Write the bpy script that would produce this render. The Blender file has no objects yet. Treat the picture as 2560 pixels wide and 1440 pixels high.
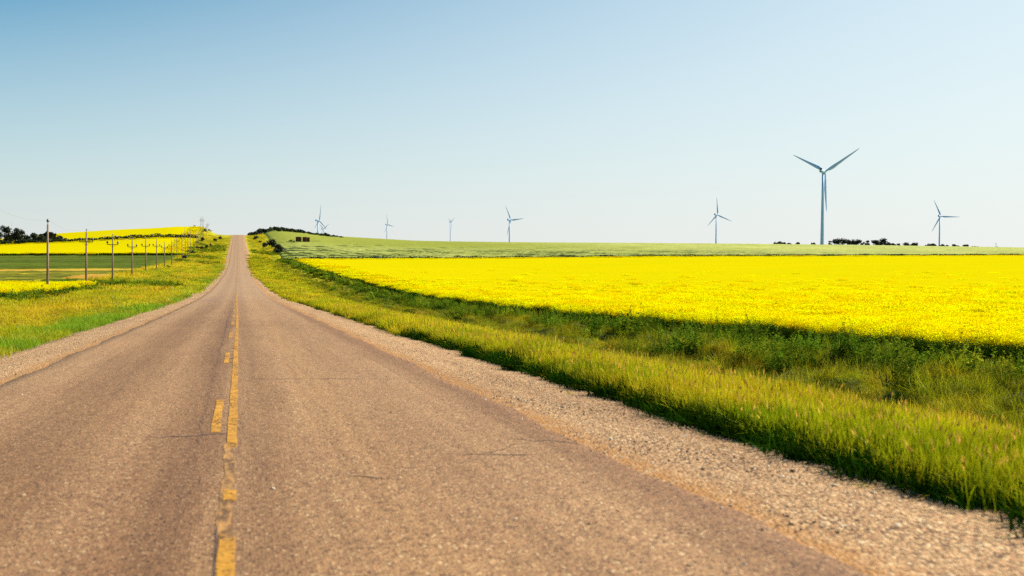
import bpy, math, random
import numpy as np
from mathutils import Vector, Matrix

R = math.radians
SC = bpy.context.scene
COL = SC.collection
rng = np.random.default_rng(7)
random.seed(7)

# ------------------------------------------------------------------ camera geometry
F = 2489.0                       # focal length in photo pixels (35 mm lens)
YAW, PITCH = R(15.35), R(2.416)  # right of the road's direction, slightly down
FWD = np.array([math.sin(YAW)*math.cos(PITCH), math.cos(YAW)*math.cos(PITCH), -math.sin(PITCH)])
RGT = np.array([math.cos(YAW), -math.sin(YAW), 0.0])
UPV = np.cross(RGT, FWD)

def ray(px, py):
    return RGT*((px-1280)/F) + UPV*((720-py)/F) + FWD

# ------------------------------------------------------------------ land
class Pchip:
    def __init__(s, pts):
        p = np.array(pts, float); s.x, s.y = p[:, 0], p[:, 1]
        h = np.diff(s.x); d = np.diff(s.y)/h
        m = np.zeros_like(s.x)
        for i in range(1, len(s.x)-1):
            if d[i-1]*d[i] > 0:
                w1, w2 = 2*h[i]+h[i-1], h[i]+2*h[i-1]
                m[i] = (w1+w2)/(w1/d[i-1]+w2/d[i])
        m[0], m[-1] = d[0], d[-1]
        s.m = m
    def __call__(s, q):
        q = np.clip(np.asarray(q, float), s.x[0], s.x[-1])
        i = np.clip(np.searchsorted(s.x, q)-1, 0, len(s.x)-2)
        h = s.x[i+1]-s.x[i]; t = (q-s.x[i])/h
        return ((1+2*t)*(1-t)**2*s.y[i] + t*(1-t)**2*h*s.m[i]
                + t*t*(3-2*t)*s.y[i+1] + t*t*(t-1)*h*s.m[i+1])

ROADZ = Pchip([(-300, 4), (-60, .5), (0, -1.65), (30, -2.73), (60, -3.81), (85, -4.68), (111, -5.5), (161, -6.62), (222, -7.4),
               (318, -8.05), (380, -7.98), (430, -7.4), (508, -4.9), (601, -1.16), (721, 2.9), (795, 6.1),
               (880, 9.3), (930, 9.9), (1000, 8.5), (1200, -1), (1600, -14), (2600, -22), (12000, -25)])
FIELDZ = Pchip([(-300, 2), (-60, -1.6), (0, -3.6), (29, -4.5), (53, -5.45), (85, -6.6), (120, -7.6), (155, -8.4), (257, -8.8),
                (330, -8.7), (400, -8.3), (498, -7.5)])
RIDGE = Pchip([(-6000, 0), (-420, 1), (-260, 3), (-185, 4.8), (-136, 9.6), (-95, 12.5), (-63, 14.2), (-48, 15.2), (-38, 15.3),
               (-27, 13.8), (-15, 9.6), (0, 9.3), (10, 9.6), (21, 11.0), (32, 12.7), (51, 11.4), (62, 9.6), (85, 7.7), (124, 5.5),
               (160, 3.8), (241, 2.8), (360, 2.2), (539, .9), (700, -.9), (809, -2.5), (1100, -5), (6000, -12)])

def sstep(a, b, x):
    t = np.clip((np.asarray(x, float)-a)/(b-a), 0, 1)
    return t*t*(3-2*t)

def height(x, y):
    x = np.asarray(x, float); y = np.asarray(y, float)
    p = ROADZ(y)
    rg = RIDGE(x)
    far = -22.0 + 0*x
    up = np.clip((y-498)/382.0, 0, 1)
    dn = sstep(885, 1500, y)
    fr = FIELDZ(np.minimum(y, 498))
    fr = fr + .7*sstep(60, 260, x)*sstep(200, 498, y)
    shape = up + .06*np.sin(up*math.pi)
    right = fr + (rg-fr)*shape
    right = np.where(y > 880, rg*(1-dn) + far*dn, right)
    left = p + (rg-9.3)*np.clip(up, 0, 1)**1.1
    left = np.where(y > 880, rg*(1-dn) + far*dn, left)
    left = left + sstep(-9, -24, x)*(.35*sstep(150, 230, y)*(1-sstep(500, 700, y)) + .75*sstep(170, 290, y)*(1-sstep(400, 520, y)))
    left = left - (1.6*sstep(-45, -120, x)+2.2*sstep(-120, -210, x))*sstep(500, 660, y)*(1-sstep(720, 870, y))
    wr = sstep(5.0, 15.5, x)
    wl = sstep(-5.2, -14, x)
    z = (p-.14)*(1-wr)*(1-wl) + right*wr + left*wl
    z = z - .35*np.exp(-((x-17.0)/2.8)**2)*(1-sstep(480, 600, y))
    z = z - .30*np.exp(-((x+10.5)/2.2)**2)*(1-sstep(300, 500, y))
    # gentle unevenness of the verges
    und = .07*np.sin(x*1.3+y*.31)+.06*np.sin(x*.7-y*.53+2)+.05*np.sin(y*1.1+x*.4)
    hum = .36*np.sin(x*1.5+y*.7+1.0)*np.sin(y*.95-x*.5)+.12*np.sin(x*2.9-y*2.1)
    z = z + hum*sstep(15, 18, x)*(1-sstep(25, 27, x))*(1-sstep(120, 200, y))
    z = z + und*np.clip((np.abs(x)-6)/4, 0, 1)*(1-sstep(300, 600, y))
    return z

def hz(x, y):
    return float(height(x, y))

def ground_at(px, py, tmin=3, tmax=6000):
    """point of the land seen at a photo pixel"""
    d = ray(px, py)
    t = np.exp(np.linspace(math.log(tmin), math.log(tmax), 1500))
    below = d[2]*t < height(d[0]*t, d[1]*t)
    k = int(np.argmax(below)) if below.any() else len(t)-1
    lo, hi = t[max(k-1, 0)], t[k]
    for _ in range(30):
        m = .5*(lo+hi)
        if d[2]*m < hz(d[0]*m, d[1]*m): hi = m
        else: lo = m
    return d*hi, hi

def at_depth(px, py, depth):
    return ray(px, py)*depth

# ------------------------------------------------------------------ mesh helpers
def mesh_from(name, v, faces, mats=(), smooth=False, midx=None, attrs=None):
    v = np.asarray(v, np.float32)
    me = bpy.data.meshes.new(name)
    if isinstance(faces, np.ndarray) and faces.ndim == 2:
        loops = faces.astype(np.int32).ravel(); n = len(faces)
        tot = np.full(n, faces.shape[1], np.int32)
    else:
        n = len(faces)
        tot = np.array([len(f) for f in faces], np.int32)
        loops = np.concatenate([np.asarray(f, np.int32) for f in faces]) if n else np.zeros(0, np.int32)
    me.vertices.add(len(v)); me.vertices.foreach_set('co', v.ravel())
    if n:
        me.loops.add(len(loops)); me.loops.foreach_set('vertex_index', loops)
        me.polygons.add(n)
        st = np.concatenate([[0], np.cumsum(tot)[:-1]]).astype(np.int32)
        me.polygons.foreach_set('loop_start', st)
        try: me.polygons.foreach_set('loop_total', tot)
        except Exception: pass
        if smooth: me.polygons.foreach_set('use_smooth', np.ones(n, bool))
        if midx is not None: me.polygons.foreach_set('material_index', np.asarray(midx, np.int32))
    for m in mats: me.materials.append(m)
    for k, (typ, arr) in (attrs or {}).items():
        a = me.attributes.new(k, typ, 'POINT')
        a.data.foreach_set('vector' if typ == 'FLOAT_VECTOR' else 'value', np.asarray(arr).ravel())
    me.update(calc_edges=True)
    return me

def link(name, me, parent=None, loc=None, rot=None):
    o = bpy.data.objects.new(name, me); COL.objects.link(o)
    if parent is not None: o.parent = parent
    if loc is not None: o.location = loc
    if rot is not None: o.rotation_euler = rot
    return o

def tag(o, label=None, cat=None, group=None, kind=None):
    if label: o['label'] = label
    if cat: o['category'] = cat
    if group: o['group'] = group
    if kind: o['kind'] = kind
    return o

def thing(name, label, cat, loc=(0, 0, 0), rotz=0, group=None):
    o = bpy.data.objects.new(name, None); COL.objects.link(o)
    o.location = loc; o.rotation_euler = (0, 0, rotz)
    o.empty_display_size = .2
    return tag(o, label, cat, group)

class MB:
    """collects simple shapes into one mesh"""
    def __init__(s): s.v = []; s.f = []
    def add(s, v, f):
        b = len(s.v); s.v += [tuple(map(float, q)) for q in v]; s.f += [[b+i for i in q] for q in f]
    def box(s, c, d, rotz=0, bevel=.0):
        x, y, z = d[0]/2, d[1]/2, d[2]/2
        b = min(bevel, x*.9, y*.9, z*.9)
        cs, sn = math.cos(rotz), math.sin(rotz)
        if b <= 0:
            P = [(-x, -y, -z), (x, -y, -z), (x, y, -z), (-x, y, -z), (-x, -y, z), (x, -y, z), (x, y, z), (-x, y, z)]
            Fq = [(3, 2, 1, 0), (4, 5, 6, 7), (0, 1, 5, 4), (1, 2, 6, 5), (2, 3, 7, 6), (3, 0, 4, 7)]
        else:
            P = []; rings = []
            for zz, ins in ((-z, b), (-z+b, 0), (z-b, 0), (z, b)):
                ring = []
                X, Y = x-ins, y-ins; k = b if ins == 0 else b*.4
                for (px, py) in ((-X+k, -Y), (X-k, -Y), (X, -Y+k), (X, Y-k), (X-k, Y), (-X+k, Y), (-X, Y-k), (-X, -Y+k)):
                    ring.append(len(P)); P.append((px, py, zz))
                rings.append(ring)
            Fq = [tuple(reversed(rings[0])), tuple(rings[3])]
            for a, bb in zip(rings, rings[1:]):
                for i in range(8): Fq.append((a[i], a[(i+1) % 8], bb[(i+1) % 8], bb[i]))
        s.add([(c[0]+p[0]*cs-p[1]*sn, c[1]+p[0]*sn+p[1]*cs, c[2]+p[2]) for p in P], Fq)
        return s
    def tube(s, pts, rad, n=10, caps=True):
        pts = [Vector(p) for p in pts]
        rad = rad if hasattr(rad, '__len__') else [rad]*len(pts)
        rings = []; V = []; FF = []
        for i, p in enumerate(pts):
            d = (pts[min(i+1, len(pts)-1)]-pts[max(i-1, 0)]).normalized()
            q = d.to_track_quat('Z', 'Y')
            ring = []
            for k in range(n):
                a = 2*math.pi*k/n
                ring.append(len(V)); V.append(tuple(p + q @ Vector((math.cos(a)*rad[i], math.sin(a)*rad[i], 0))))
            rings.append(ring)
        for a, b in zip(rings, rings[1:]):
            for k in range(n): FF.append((a[k], a[(k+1) % n], b[(k+1) % n], b[k]))
        if caps: FF += [tuple(reversed(rings[0])), tuple(rings[-1])]
        s.add(V, FF); return s
    def mesh(s, name, mat, smooth=False):
        me = mesh_from(name, np.array(s.v), s.f, [mat], smooth)
        return me
    def build(s, name, mat, parent=None, smooth=False, loc=None, rot=None):
        return link(name, s.mesh(name, mat, smooth), parent, loc, rot)

# ------------------------------------------------------------------ materials
class NT:
    def __init__(s, name):
        s.m = bpy.data.materials.new(name); s.m.use_nodes = True
        s.t = s.m.node_tree; s.t.nodes.clear()
        s.out = s.t.nodes.new('ShaderNodeOutputMaterial')
    def n(s, typ, **kw):
        nd = s.t.nodes.new(typ)
        for k, v in kw.items():
            if k.startswith('i_'):
                key = k[2:]
                key = int(key) if key.isdigit() else key.replace('_', ' ')
                nd.inputs[key].default_value = v
            else: setattr(nd, k, v)
        return nd
    def l(s, a, b): s.t.links.new(a, b)
    def math(s, op, a, b=None, c=None, clamp=False):
        nd = s.t.nodes.new('ShaderNodeMath'); nd.operation = op; nd.use_clamp = clamp
        for i, q in enumerate((a, b, c)):
            if q is None: continue
            if isinstance(q, (int, float)): nd.inputs[i].default_value = q
            else: s.l(q, nd.inputs[i])
        return nd.outputs[0]
    def mix(s, f, a, b, blend='MIX'):
        nd = s.t.nodes.new('ShaderNodeMix'); nd.data_type = 'RGBA'; nd.blend_type = blend
        for i, q in ((0, f), (6, a), (7, b)):
            if isinstance(q, (int, float)): nd.inputs[i].default_value = q
            elif isinstance(q, tuple): nd.inputs[i].default_value = (*q, 1) if len(q) == 3 else q
            else: s.l(q, nd.inputs[i])
        return nd.outputs[2]
    def noise(s, scale, detail=3, rough=.55, vec=None, dist=0):
        nd = s.n('ShaderNodeTexNoise'); nd.inputs['Scale'].default_value = scale
        nd.inputs['Detail'].default_value = detail; nd.inputs['Roughness'].default_value = rough
        nd.inputs['Distortion'].default_value = dist
        if vec is not None: s.l(vec, nd.inputs['Vector'])
        return nd.outputs['Fac']
    def ramp(s, f, stops, interp='LINEAR'):
        nd = s.n('ShaderNodeValToRGB'); cr = nd.color_ramp; cr.interpolation = interp
        while len(cr.elements) < len(stops): cr.elements.new(.5)
        for e, (p, c) in zip(cr.elements, stops):
            e.position = p; e.color = (*c, 1) if isinstance(c, tuple) else (c, c, c, 1)
        s.l(f, nd.inputs[0]); return nd.outputs[0]
    def pos(s): return s.n('ShaderNodeNewGeometry').outputs['Position']
    def scaled(s, vec, sc):
        nd = s.n('ShaderNodeMapping'); nd.inputs['Scale'].default_value = sc
        s.l(vec, nd.inputs['Vector']); return nd.outputs[0]
    def xyz(s, vec):
        nd = s.n('ShaderNodeSeparateXYZ'); s.l(vec, nd.inputs[0]); return nd.outputs
    def smooth(s, x, a, b):
        nd = s.n('ShaderNodeMapRange'); nd.interpolation_type = 'SMOOTHSTEP'
        nd.inputs['From Min'].default_value = a; nd.inputs['From Max'].default_value = b
        s.l(x, nd.inputs['Value']); return nd.outputs[0]
    def done(s, color, rough=.8, bump=None, bstr=.3, bdist=.02, spec=.25, metallic=0):
        b = s.n('ShaderNodeBsdfPrincipled')
        if isinstance(color, tuple): b.inputs['Base Color'].default_value = (*color, 1)
        else: s.l(color, b.inputs['Base Color'])
        if isinstance(rough, (int, float)): b.inputs['Roughness'].default_value = rough
        else: s.l(rough, b.inputs['Roughness'])
        b.inputs['Specular IOR Level'].default_value = spec
        b.inputs['Metallic'].default_value = metallic
        if bump is not None:
            bn = s.n('ShaderNodeBump'); bn.inputs['Strength'].default_value = bstr
            bn.inputs['Distance'].default_value = bdist
            s.l(bump, bn.inputs['Height']); s.l(bn.outputs[0], b.inputs['Normal'])
        s.l(b.outputs[0], s.out.inputs[0]); return s.m

def leafmat(name, low, high, alt=None, heads=None, nscale=.5, alt_bias=.55, trans=.4, stretch=(1, 1, 1), vary=.35, gloss=.04, tp=1.0, nk=1.6):
    """vegetation: colour from root to tip, some with shade painted in at the root, patches over the land, light through the leaves"""
    s = NT(name)
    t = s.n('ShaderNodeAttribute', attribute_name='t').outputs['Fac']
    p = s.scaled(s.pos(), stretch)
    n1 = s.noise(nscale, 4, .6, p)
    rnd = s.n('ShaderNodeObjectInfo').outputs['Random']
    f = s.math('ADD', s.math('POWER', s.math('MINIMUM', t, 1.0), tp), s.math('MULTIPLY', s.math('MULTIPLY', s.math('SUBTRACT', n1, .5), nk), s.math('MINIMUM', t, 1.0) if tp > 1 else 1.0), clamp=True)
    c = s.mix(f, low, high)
    if alt:
        n2 = s.noise(nscale*.37, 4, .65, s.scaled(p, (1, 1, 1)), .4)
        fa = s.smooth(n2, alt_bias-.09, alt_bias+.09)
        if tp > 1: fa = s.math('MULTIPLY', fa, s.math('POWER', s.math('MINIMUM', t, 1.0), 2.0))
        c = s.mix(fa, c, alt)
    if heads:
        c = s.mix(s.math('GREATER_THAN', t, 1.5), c, heads)
    h = s.n('ShaderNodeHueSaturation')
    s.l(s.math('ADD', s.math('MULTIPLY', rnd, 2*vary), 1-vary), h.inputs['Value'])
    s.l(s.math('ADD', s.math('MULTIPLY', s.math('FRACT', s.math('MULTIPLY', rnd, 17.3)), .04), .48), h.inputs['Hue'])
    s.l(c, h.inputs['Color'])
    d = s.n('ShaderNodeBsdfDiffuse'); s.l(h.outputs[0], d.inputs[0])
    tr = s.n('ShaderNodeBsdfTranslucent'); s.l(h.outputs[0], tr.inputs[0])
    m = s.n('ShaderNodeMixShader'); m.inputs[0].default_value = trans
    s.l(d.outputs[0], m.inputs[1]); s.l(tr.outputs[0], m.inputs[2])
    g = s.n('ShaderNodeBsdfGlossy'); g.inputs['Roughness'].default_value = .45
    m2 = s.n('ShaderNodeMixShader'); m2.inputs[0].default_value = gloss
    s.l(m.outputs[0], m2.inputs[1]); s.l(g.outputs[0], m2.inputs[2])
    s.l(m2.outputs[0], s.out.inputs[0])
    return s.m

def mat_asphalt():
    s = NT('chip_seal'); p = s.pos(); X, Y, Z = s.xyz(p)
    q = s.scaled(p, (1, .62, 1))
    vor = s.n('ShaderNodeTexVoronoi'); vor.inputs['Scale'].default_value = 46; s.l(q, vor.inputs['Vector'])
    vr, vg, vb = s.xyz(vor.outputs['Color'])
    chips = s.ramp(vr, [(0, (.060, .027, .021)), (.18, (.115, .056, .034)), (.38, (.238, .126, .064)), (.66, (.342, .187, .088)), (.88, (.45, .262, .124)), (1, (.63, .45, .26))])
    chips = s.mix(s.math('MULTIPLY', s.math('GREATER_THAN', vg, .86), .6), chips, (.44, .20, .10))
    v2 = s.n('ShaderNodeTexVoronoi'); v2.inputs['Scale'].default_value = 120; s.l(q, v2.inputs['Vector'])
    fines = s.ramp(s.xyz(v2.outputs['Color'])[0], [(0, (.105, .052, .033)), (.5, (.27, .146, .072)), (1, (.43, .255, .128))])
    c = s.mix(s.smooth(vor.outputs['Distance'], .30, .62), chips, fines)
    # wear that runs along the lanes
    xr = s.math('MULTIPLY', s.math('ADD', s.math('ADD', X, s.math('MULTIPLY', s.math('SUBTRACT', s.noise(.35, 3, .6, s.scaled(p, (1, .22, 1))), .5), .5)), 4.0), 1/8.0)
    lane = s.ramp(xr, [(0, (.66, .62, .62)), (.045, (1.0, 1.0, 1.0)), (.13, (1.10, 1.10, 1.10)), (.19, (.86, .82, .80)), (.25, (.74, .69, .66)), (.30, (.80, .75, .72)), (.36, (1.0, .98, .97)),
                       (.405, (.80, .75, .73)), (.44, (.62, .56, .55)), (.463, (.70, .64, .63)), (.476, (.92, .90, .88)), (.495, (.86, .83, .82)), (.53, (.80, .76, .74)), (.575, (1.02, 1.01, .99)),
                       (.64, (1.08, 1.06, .99)), (.70, (.96, .94, .92)), (.76, (.98, .97, .96)), (.82, (1.05, 1.04, 1.03)), (.855, (.86, .82, .81)), (.885, (.66, .60, .60)), (.92, (.60, .54, .53))])
    ln = s.noise(.9, 5, .62, s.scaled(p, (1.9, .10, 1)))
    c = s.mix(1.0, c, s.mix(s.smooth(ln, .10, .50), (1, 1, 1), lane), 'MULTIPLY')
    st = s.noise(2.6, 4, .65, s.scaled(p, (2.2, .06, 1)))
    c = s.mix(.8, c, s.ramp(st, [(.28, (.80, .77, .76)), (.5, (1, 1, 1)), (.74, (1.13, 1.12, 1.10))]), 'MULTIPLY')
    big = s.noise(.22, 4, .6, s.scaled(p, (1, .6, 1)))
    c = s.mix(.6, c, s.ramp(big, [(.3, (.84, .80, .80)), (.5, (1, 1, 1)), (.72, (1.08, 1.06, 1.0))]), 'MULTIPLY')
    # old skid smear on the far left lane
    gx = s.math('POWER', s.math('DIVIDE', s.math('SUBTRACT', X, -2.6), .8), 2.0)
    gy = s.math('POWER', s.math('DIVIDE', s.math('SUBTRACT', Y, 98), 9), 2.0)
    g = s.math('POWER', 2.718, s.math('MULTIPLY', s.math('ADD', gx, gy), -1.0))
    c = s.mix(s.math('MULTIPLY', g, .5), c, (.14, .08, .07))
    far = s.smooth(Y, 25, 160)
    c = s.mix(s.math('MULTIPLY', far, .5), c, (.37, .232, .140))
    bmp = s.math('MULTIPLY', vor.outputs['Distance'], -1.0)
    return s.done(c, .85, bmp, .45, .010, .2)

def mat_gravel():
    s = NT('gravel'); p = s.pos(); X, Y, Z = s.xyz(p)
    q = s.scaled(p, (1, .62, 1))
    vor = s.n('ShaderNodeTexVoronoi'); vor.inputs['Scale'].default_value = 38; s.l(q, vor.inputs['Vector'])
    v2 = s.n('ShaderNodeTexVoronoi'); v2.inputs['Scale'].default_value = 95; s.l(q, v2.inputs['Vector'])
    cell, cg, cb = s.xyz(vor.outputs['Color'])
    c = s.ramp(cell, [(0, (.075, .038, .026)), (.14, (.17, .090, .052)), (.30, (.40, .230, .115)), (.60, (.56, .335, .170)), (.85, (.66, .42, .22)), (1, (.80, .60, .38))])
    c = s.mix(s.math('MULTIPLY', s.math('GREATER_THAN', cg, .84), .55), c, (.50, .22, .10))
    c2 = s.ramp(s.xyz(v2.outputs['Color'])[1], [(0, (.22, .115, .055)), (.5, (.46, .27, .135)), (1, (.62, .39, .20))])
    c = s.mix(s.smooth(s.noise(11, 3, .6, p), .44, .62), c, c2)
    edge = s.smooth(vor.outputs['Distance'], .45, .75)
    c = s.mix(s.math('MULTIPLY', edge, .7), c, (.12, .065, .038))
    rut = s.noise(.8, 4, .6, s.scaled(p, (2.2, .12, 1)))
    c = s.mix(.8, c, s.ramp(rut, [(.30, (.76, .72, .70)), (.5, (1, 1, 1)), (.72, (1.08, 1.07, 1.06))]), 'MULTIPLY')
    # orange fines washed along the asphalt edge
    ax = s.math('ADD', s.math('ABSOLUTE', s.math('ADD', X, .24)), s.math('MULTIPLY', s.noise(.9, 3, .6, p), .30))
    fin = s.math('SUBTRACT', 1.0, s.smooth(ax, 3.75, 4.25))
    fin = s.math('MULTIPLY', fin, s.smooth(s.noise(7, 4, .7, p), .30, .58))
    c = s.mix(s.math('MULTIPLY', fin, .8), c, (.36, .160, .045))
    big = s.noise(.3, 4, .6, s.scaled(p, (1, .3, 1)))
    c = s.mix(.8, c, s.ramp(big, [(.3, (.82, .80, .80)), (.7, (1.1, 1.08, 1.05))]), 'MULTIPLY')
    bmp = s.math('SUBTRACT', s.math('MULTIPLY', s.noise(18, 3, .6, p), .7), vor.outputs['Distance'])
    return s.done(c, .9, bmp, .8, .018, .15)

def mat_paint():
    s = NT('yellow_road_paint'); p = s.pos(); X, Y, Z = s.xyz(p)
    c = s.mix(s.smooth(s.noise(7, 4, .65, p), .3, .7), (.37, .155, .008), (.60, .275, .014))
    q = s.scaled(p, (1, .62, 1))
    vor = s.n('ShaderNodeTexVoronoi'); vor.inputs['Scale'].default_value = 46; s.l(q, vor.inputs['Vector'])
    chip = s.xyz(vor.outputs['Color'])[1]                       # stones that have lost their paint
    ch = s.noise(15, 4, .7, s.scaled(p, (1, .6, 1)))
    pa = s.noise(1.0, 4, .65, s.scaled(p, (3.0, .8, 1)))
    # the stretch right before the camera is worn almost bare
    yy = s.math('ADD', Y, s.math('MULTIPLY', s.math('SUBTRACT', s.noise(6, 3, .7, p), .5), 1.1))
    w1 = s.math('MULTIPLY', s.smooth(yy, 6.25, 6.55), s.math('SUBTRACT', 1.0, s.smooth(yy, 7.3, 7.55)))
    w2 = s.math('MULTIPLY', s.smooth(yy, 7.85, 8.05), s.math('SUBTRACT', 1.0, s.smooth(yy, 9.3, 10.4)))
    u = s.math('ADD', s.math('MULTIPLY', ch, .60), s.math('ADD', s.math('MULTIPLY', pa, .55), s.math('MULTIPLY', chip, .22)))
    u = s.math('SUBTRACT', u, s.math('MULTIPLY', s.math('ADD', w1, w2), .42))
    keep = s.math('MULTIPLY', s.smooth(u, .50, .70), .92)
    near = s.smooth(Y, 45, 170)     # the far paint is duller with dust
    c = s.mix(s.math('MULTIPLY', near, .5), c, (.44, .26, .10))
    b = s.n('ShaderNodeBsdfPrincipled'); s.l(c, b.inputs['Base Color']); b.inputs['Roughness'].default_value = .75
    tr = s.n('ShaderNodeBsdfTransparent'); m = s.n('ShaderNodeMixShader')
    s.l(keep, m.inputs[0]); s.l(tr.outputs[0], m.inputs[1]); s.l(b.outputs[0], m.inputs[2])
    s.l(m.outputs[0], s.out.inputs[0]); return s.m

def mat_patch():
    s = NT('bare_line_base'); p = s.pos(); X, Y, Z = s.xyz(p)
    n = s.noise(5, 4, .65, s.scaled(p, (2, .6, 1)))
    c = s.mix(s.smooth(n, .35, .65), (.13, .060, .022), (.42, .20, .050))
    k = s.smooth(s.math('ADD', n, s.math('MULTIPLY', s.noise(18, 4, .7, p), .5)), .50, .72)
    b = s.n('ShaderNodeBsdfPrincipled'); s.l(c, b.inputs['Base Color']); b.inputs['Roughness'].default_value = .85
    tr = s.n('ShaderNodeBsdfTransparent'); m = s.n('ShaderNodeMixShader')
    s.l(k, m.inputs[0]); s.l(tr.outputs[0], m.inputs[1]); s.l(b.outputs[0], m.inputs[2])
    s.l(m.outputs[0], s.out.inputs[0]); return s.m

def mat_ground():
    """verge soil and thatch: olive, straw and rusty patches that run along the road"""
    s = NT('verge_ground'); p = s.pos(); X, Y, Z = s.xyz(p)
    a = s.noise(.22, 5, .6, s.scaled(p, (1.6, .5, 1)))
    b = s.noise(.09, 5, .65, s.scaled(p, (3.2, .55, 1)), .5)
    c = s.mix(s.smooth(a, .34, .64), (.18, .20, .005), (.48, .38, .007))
    c = s.mix(s.smooth(b, .54, .70), c, (.33, .18, .015))
    d = s.noise(.06, 5, .7, s.scaled(p, (1.5, .8, 1)), .8)
    c = s.mix(s.smooth(d, .56, .68), c, (.075, .105, .008))
    fine = s.noise(2.2, 5, .75, s.scaled(p, (1, .5, 1)))
    c = s.mix(.8, c, s.ramp(fine, [(.25, (.55, .6, .6)), (.5, (1, 1, 1)), (.8, (1.35, 1.25, 1.1))]), 'MULTIPLY')
    # soil darkened to paint in shade under the right-hand weeds and tall grass
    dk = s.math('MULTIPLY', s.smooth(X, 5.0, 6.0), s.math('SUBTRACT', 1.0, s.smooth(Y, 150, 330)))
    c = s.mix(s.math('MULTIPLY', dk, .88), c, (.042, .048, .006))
    # far plain past the ridge
    c = s.mix(s.smooth(Y, 900, 1300), c, (.20, .24, .10))
    return s.done(c, .95, fine, .6, .25, .05)

def mat_simple(name, c1, c2, scale, rough=.8, stretch=(1, 1, 1), bstr=.2, bdist=.02, detail=4, spec=.2, metallic=0, lo=.35, hi=.65):
    s = NT(name); co = s.n('ShaderNodeTexCoord').outputs['Object']
    n = s.noise(scale, detail, .6, s.scaled(co, stretch))
    return s.done(s.mix(s.smooth(n, lo, hi), c1, c2), rough, n, bstr, bdist, spec, metallic)

def mat_crop(name, base, alt, dark, scale=.05, dark_bias=.6, rows=0.0, stretch=(1, 1, 1)):
    s = NT(name); p = s.scaled(s.pos(), stretch)
    a = s.noise(scale, 5, .6, p, .4)
    c = s.mix(s.smooth(a, .36, .64), base, alt)
    f = s.noise(scale*9, 4, .75, p)
    c = s.mix(.9, c, s.ramp(f, [(.28, (.58, .62, .58)), (.5, (1, 1, 1)), (.72, (1.25, 1.22, 1.1))]), 'MULTIPLY')
    f2 = s.noise(scale*2.6, 4, .7, s.scaled(p, (.35, 1.6, 1)))
    c = s.mix(.8, c, s.ramp(f2, [(.32, (.72, .76, .68)), (.5, (1, 1, 1)), (.7, (1.1, 1.08, 1.02))]), 'MULTIPLY')
    gr = s.n('ShaderNodeAttribute', attribute_name='young').outputs['Fac']
    c = s.mix(gr, c, s.mix(f, (.17, .19, .026), (.29, .30, .050)))
    lay = s.n('ShaderNodeAttribute', attribute_name='lodged').outputs['Fac']
    c = s.mix(lay, c, dark)
    return s.done(c, .95, f, .5, .3, .03)

M_ASPH, M_GRAV, M_PAINT, M_GROUND = mat_asphalt(), mat_gravel(), mat_paint(), mat_ground()
M_TAR = mat_simple('crack_sealant', (.085, .050, .042), (.15, .09, .068), 8, .6)
M_PATCH = mat_patch()
M_WOOD = mat_simple('weathered_pole_wood', (.17, .115, .085), (.30, .215, .165), 6, .85, (1, 1, .08), .3, .01)
M_ARM = mat_simple('dark_crossarm_wood', (.05, .036, .030), (.10, .070, .055), 6, .85, (.1, 1, 1))
M_INS = mat_simple('dark_glazed_insulator', (.020, .016, .016), (.035, .028, .026), 5, .3, spec=.5)
M_WIRE = mat_simple('aluminium_wire', (.22, .22, .23), (.30, .30, .31), 3, .5, metallic=.3)
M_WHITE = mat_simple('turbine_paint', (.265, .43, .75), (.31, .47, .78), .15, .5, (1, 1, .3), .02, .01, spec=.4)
M_BOXDK = mat_simple('dark_vent_housing', (.030, .034, .040), (.05, .055, .06), 2, .6)
M_CAB = mat_simple('dark_painted_steel', (.022, .022, .030), (.040, .038, .046), 2, .6)
M_BALE = mat_simple('rusty_straw', (.045, .017, .011), (.15, .065, .028), 3.2, .95, (1, 1, 2.4), .8, .12, 5)
M_BARK = mat_simple('dark_bark', (.035, .027, .022), (.07, .055, .045), 3, .9, (1, 1, .2))
M_STEEL = mat_simple('grey_mast_steel', (.30, .32, .34), (.38, .40, .42), 1, .5)

G_TALL = leafmat('tall_verge_grass', (.018, .058, .0015), (.54, .59, .006), (.74, .54, .016), (.62, .42, .06), .45, .47, .34, gloss=.005, tp=2.2, nk=.9)  # near-black roots paint in the shade at the foot of the grass
G_SHADE = leafmat('painted_shade_grass', (.008, .028, .002), (.022, .065, .003), None, None, .6, .6, .12, gloss=0.0)  # added near-black blades, colour stands in for shade low in the grass
G_OLIVE = leafmat('olive_verge_grass', (.22, .26, .004), (.58, .50, .006), (.58, .43, .012), (.46, .27, .03), .25, .52, .48, (1.6, .5, 1), gloss=.015)
G_GREEN = leafmat('short_green_grass', (.13, .26, .008), (.26, .38, .012), (.38, .36, .012), None, .4, .56, .45, gloss=.015)
G_MAT = leafmat('flattened_grass', (.10, .13, .004), (.44, .41, .010), (.34, .25, .010), None, .6, .56, .36, vary=.55, gloss=.01)
G_WEED = leafmat('ditch_weeds', (.018, .046, .004), (.16, .25, .014), (.28, .30, .014), None, .9, .57, .32, vary=.55, gloss=.0)  # lighter tips paint in sunlit tops above dark stems
G_STEM = leafmat('canola_stem', (.030, .075, .006), (.12, .22, .008), None, None, .5, .6, .35, gloss=.015)
G_FLOWER = leafmat('canola_flower', (.82, .715, .001), (.87, .765, .001), (.80, .71, .0015), None, .12, .60, .62, (.4, 1.4, 1), .05, .0)
G_TREE = leafmat('dark_tree_foliage', (.020, .026, .016), (.036, .044, .024), None, None, .3, .6, .15, vary=.3, gloss=.02)
G_SHRUB = leafmat('hedge_foliage', (.030, .046, .018), (.060, .085, .026), None, None, .3, .6, .25, vary=.4, gloss=.02)

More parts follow.
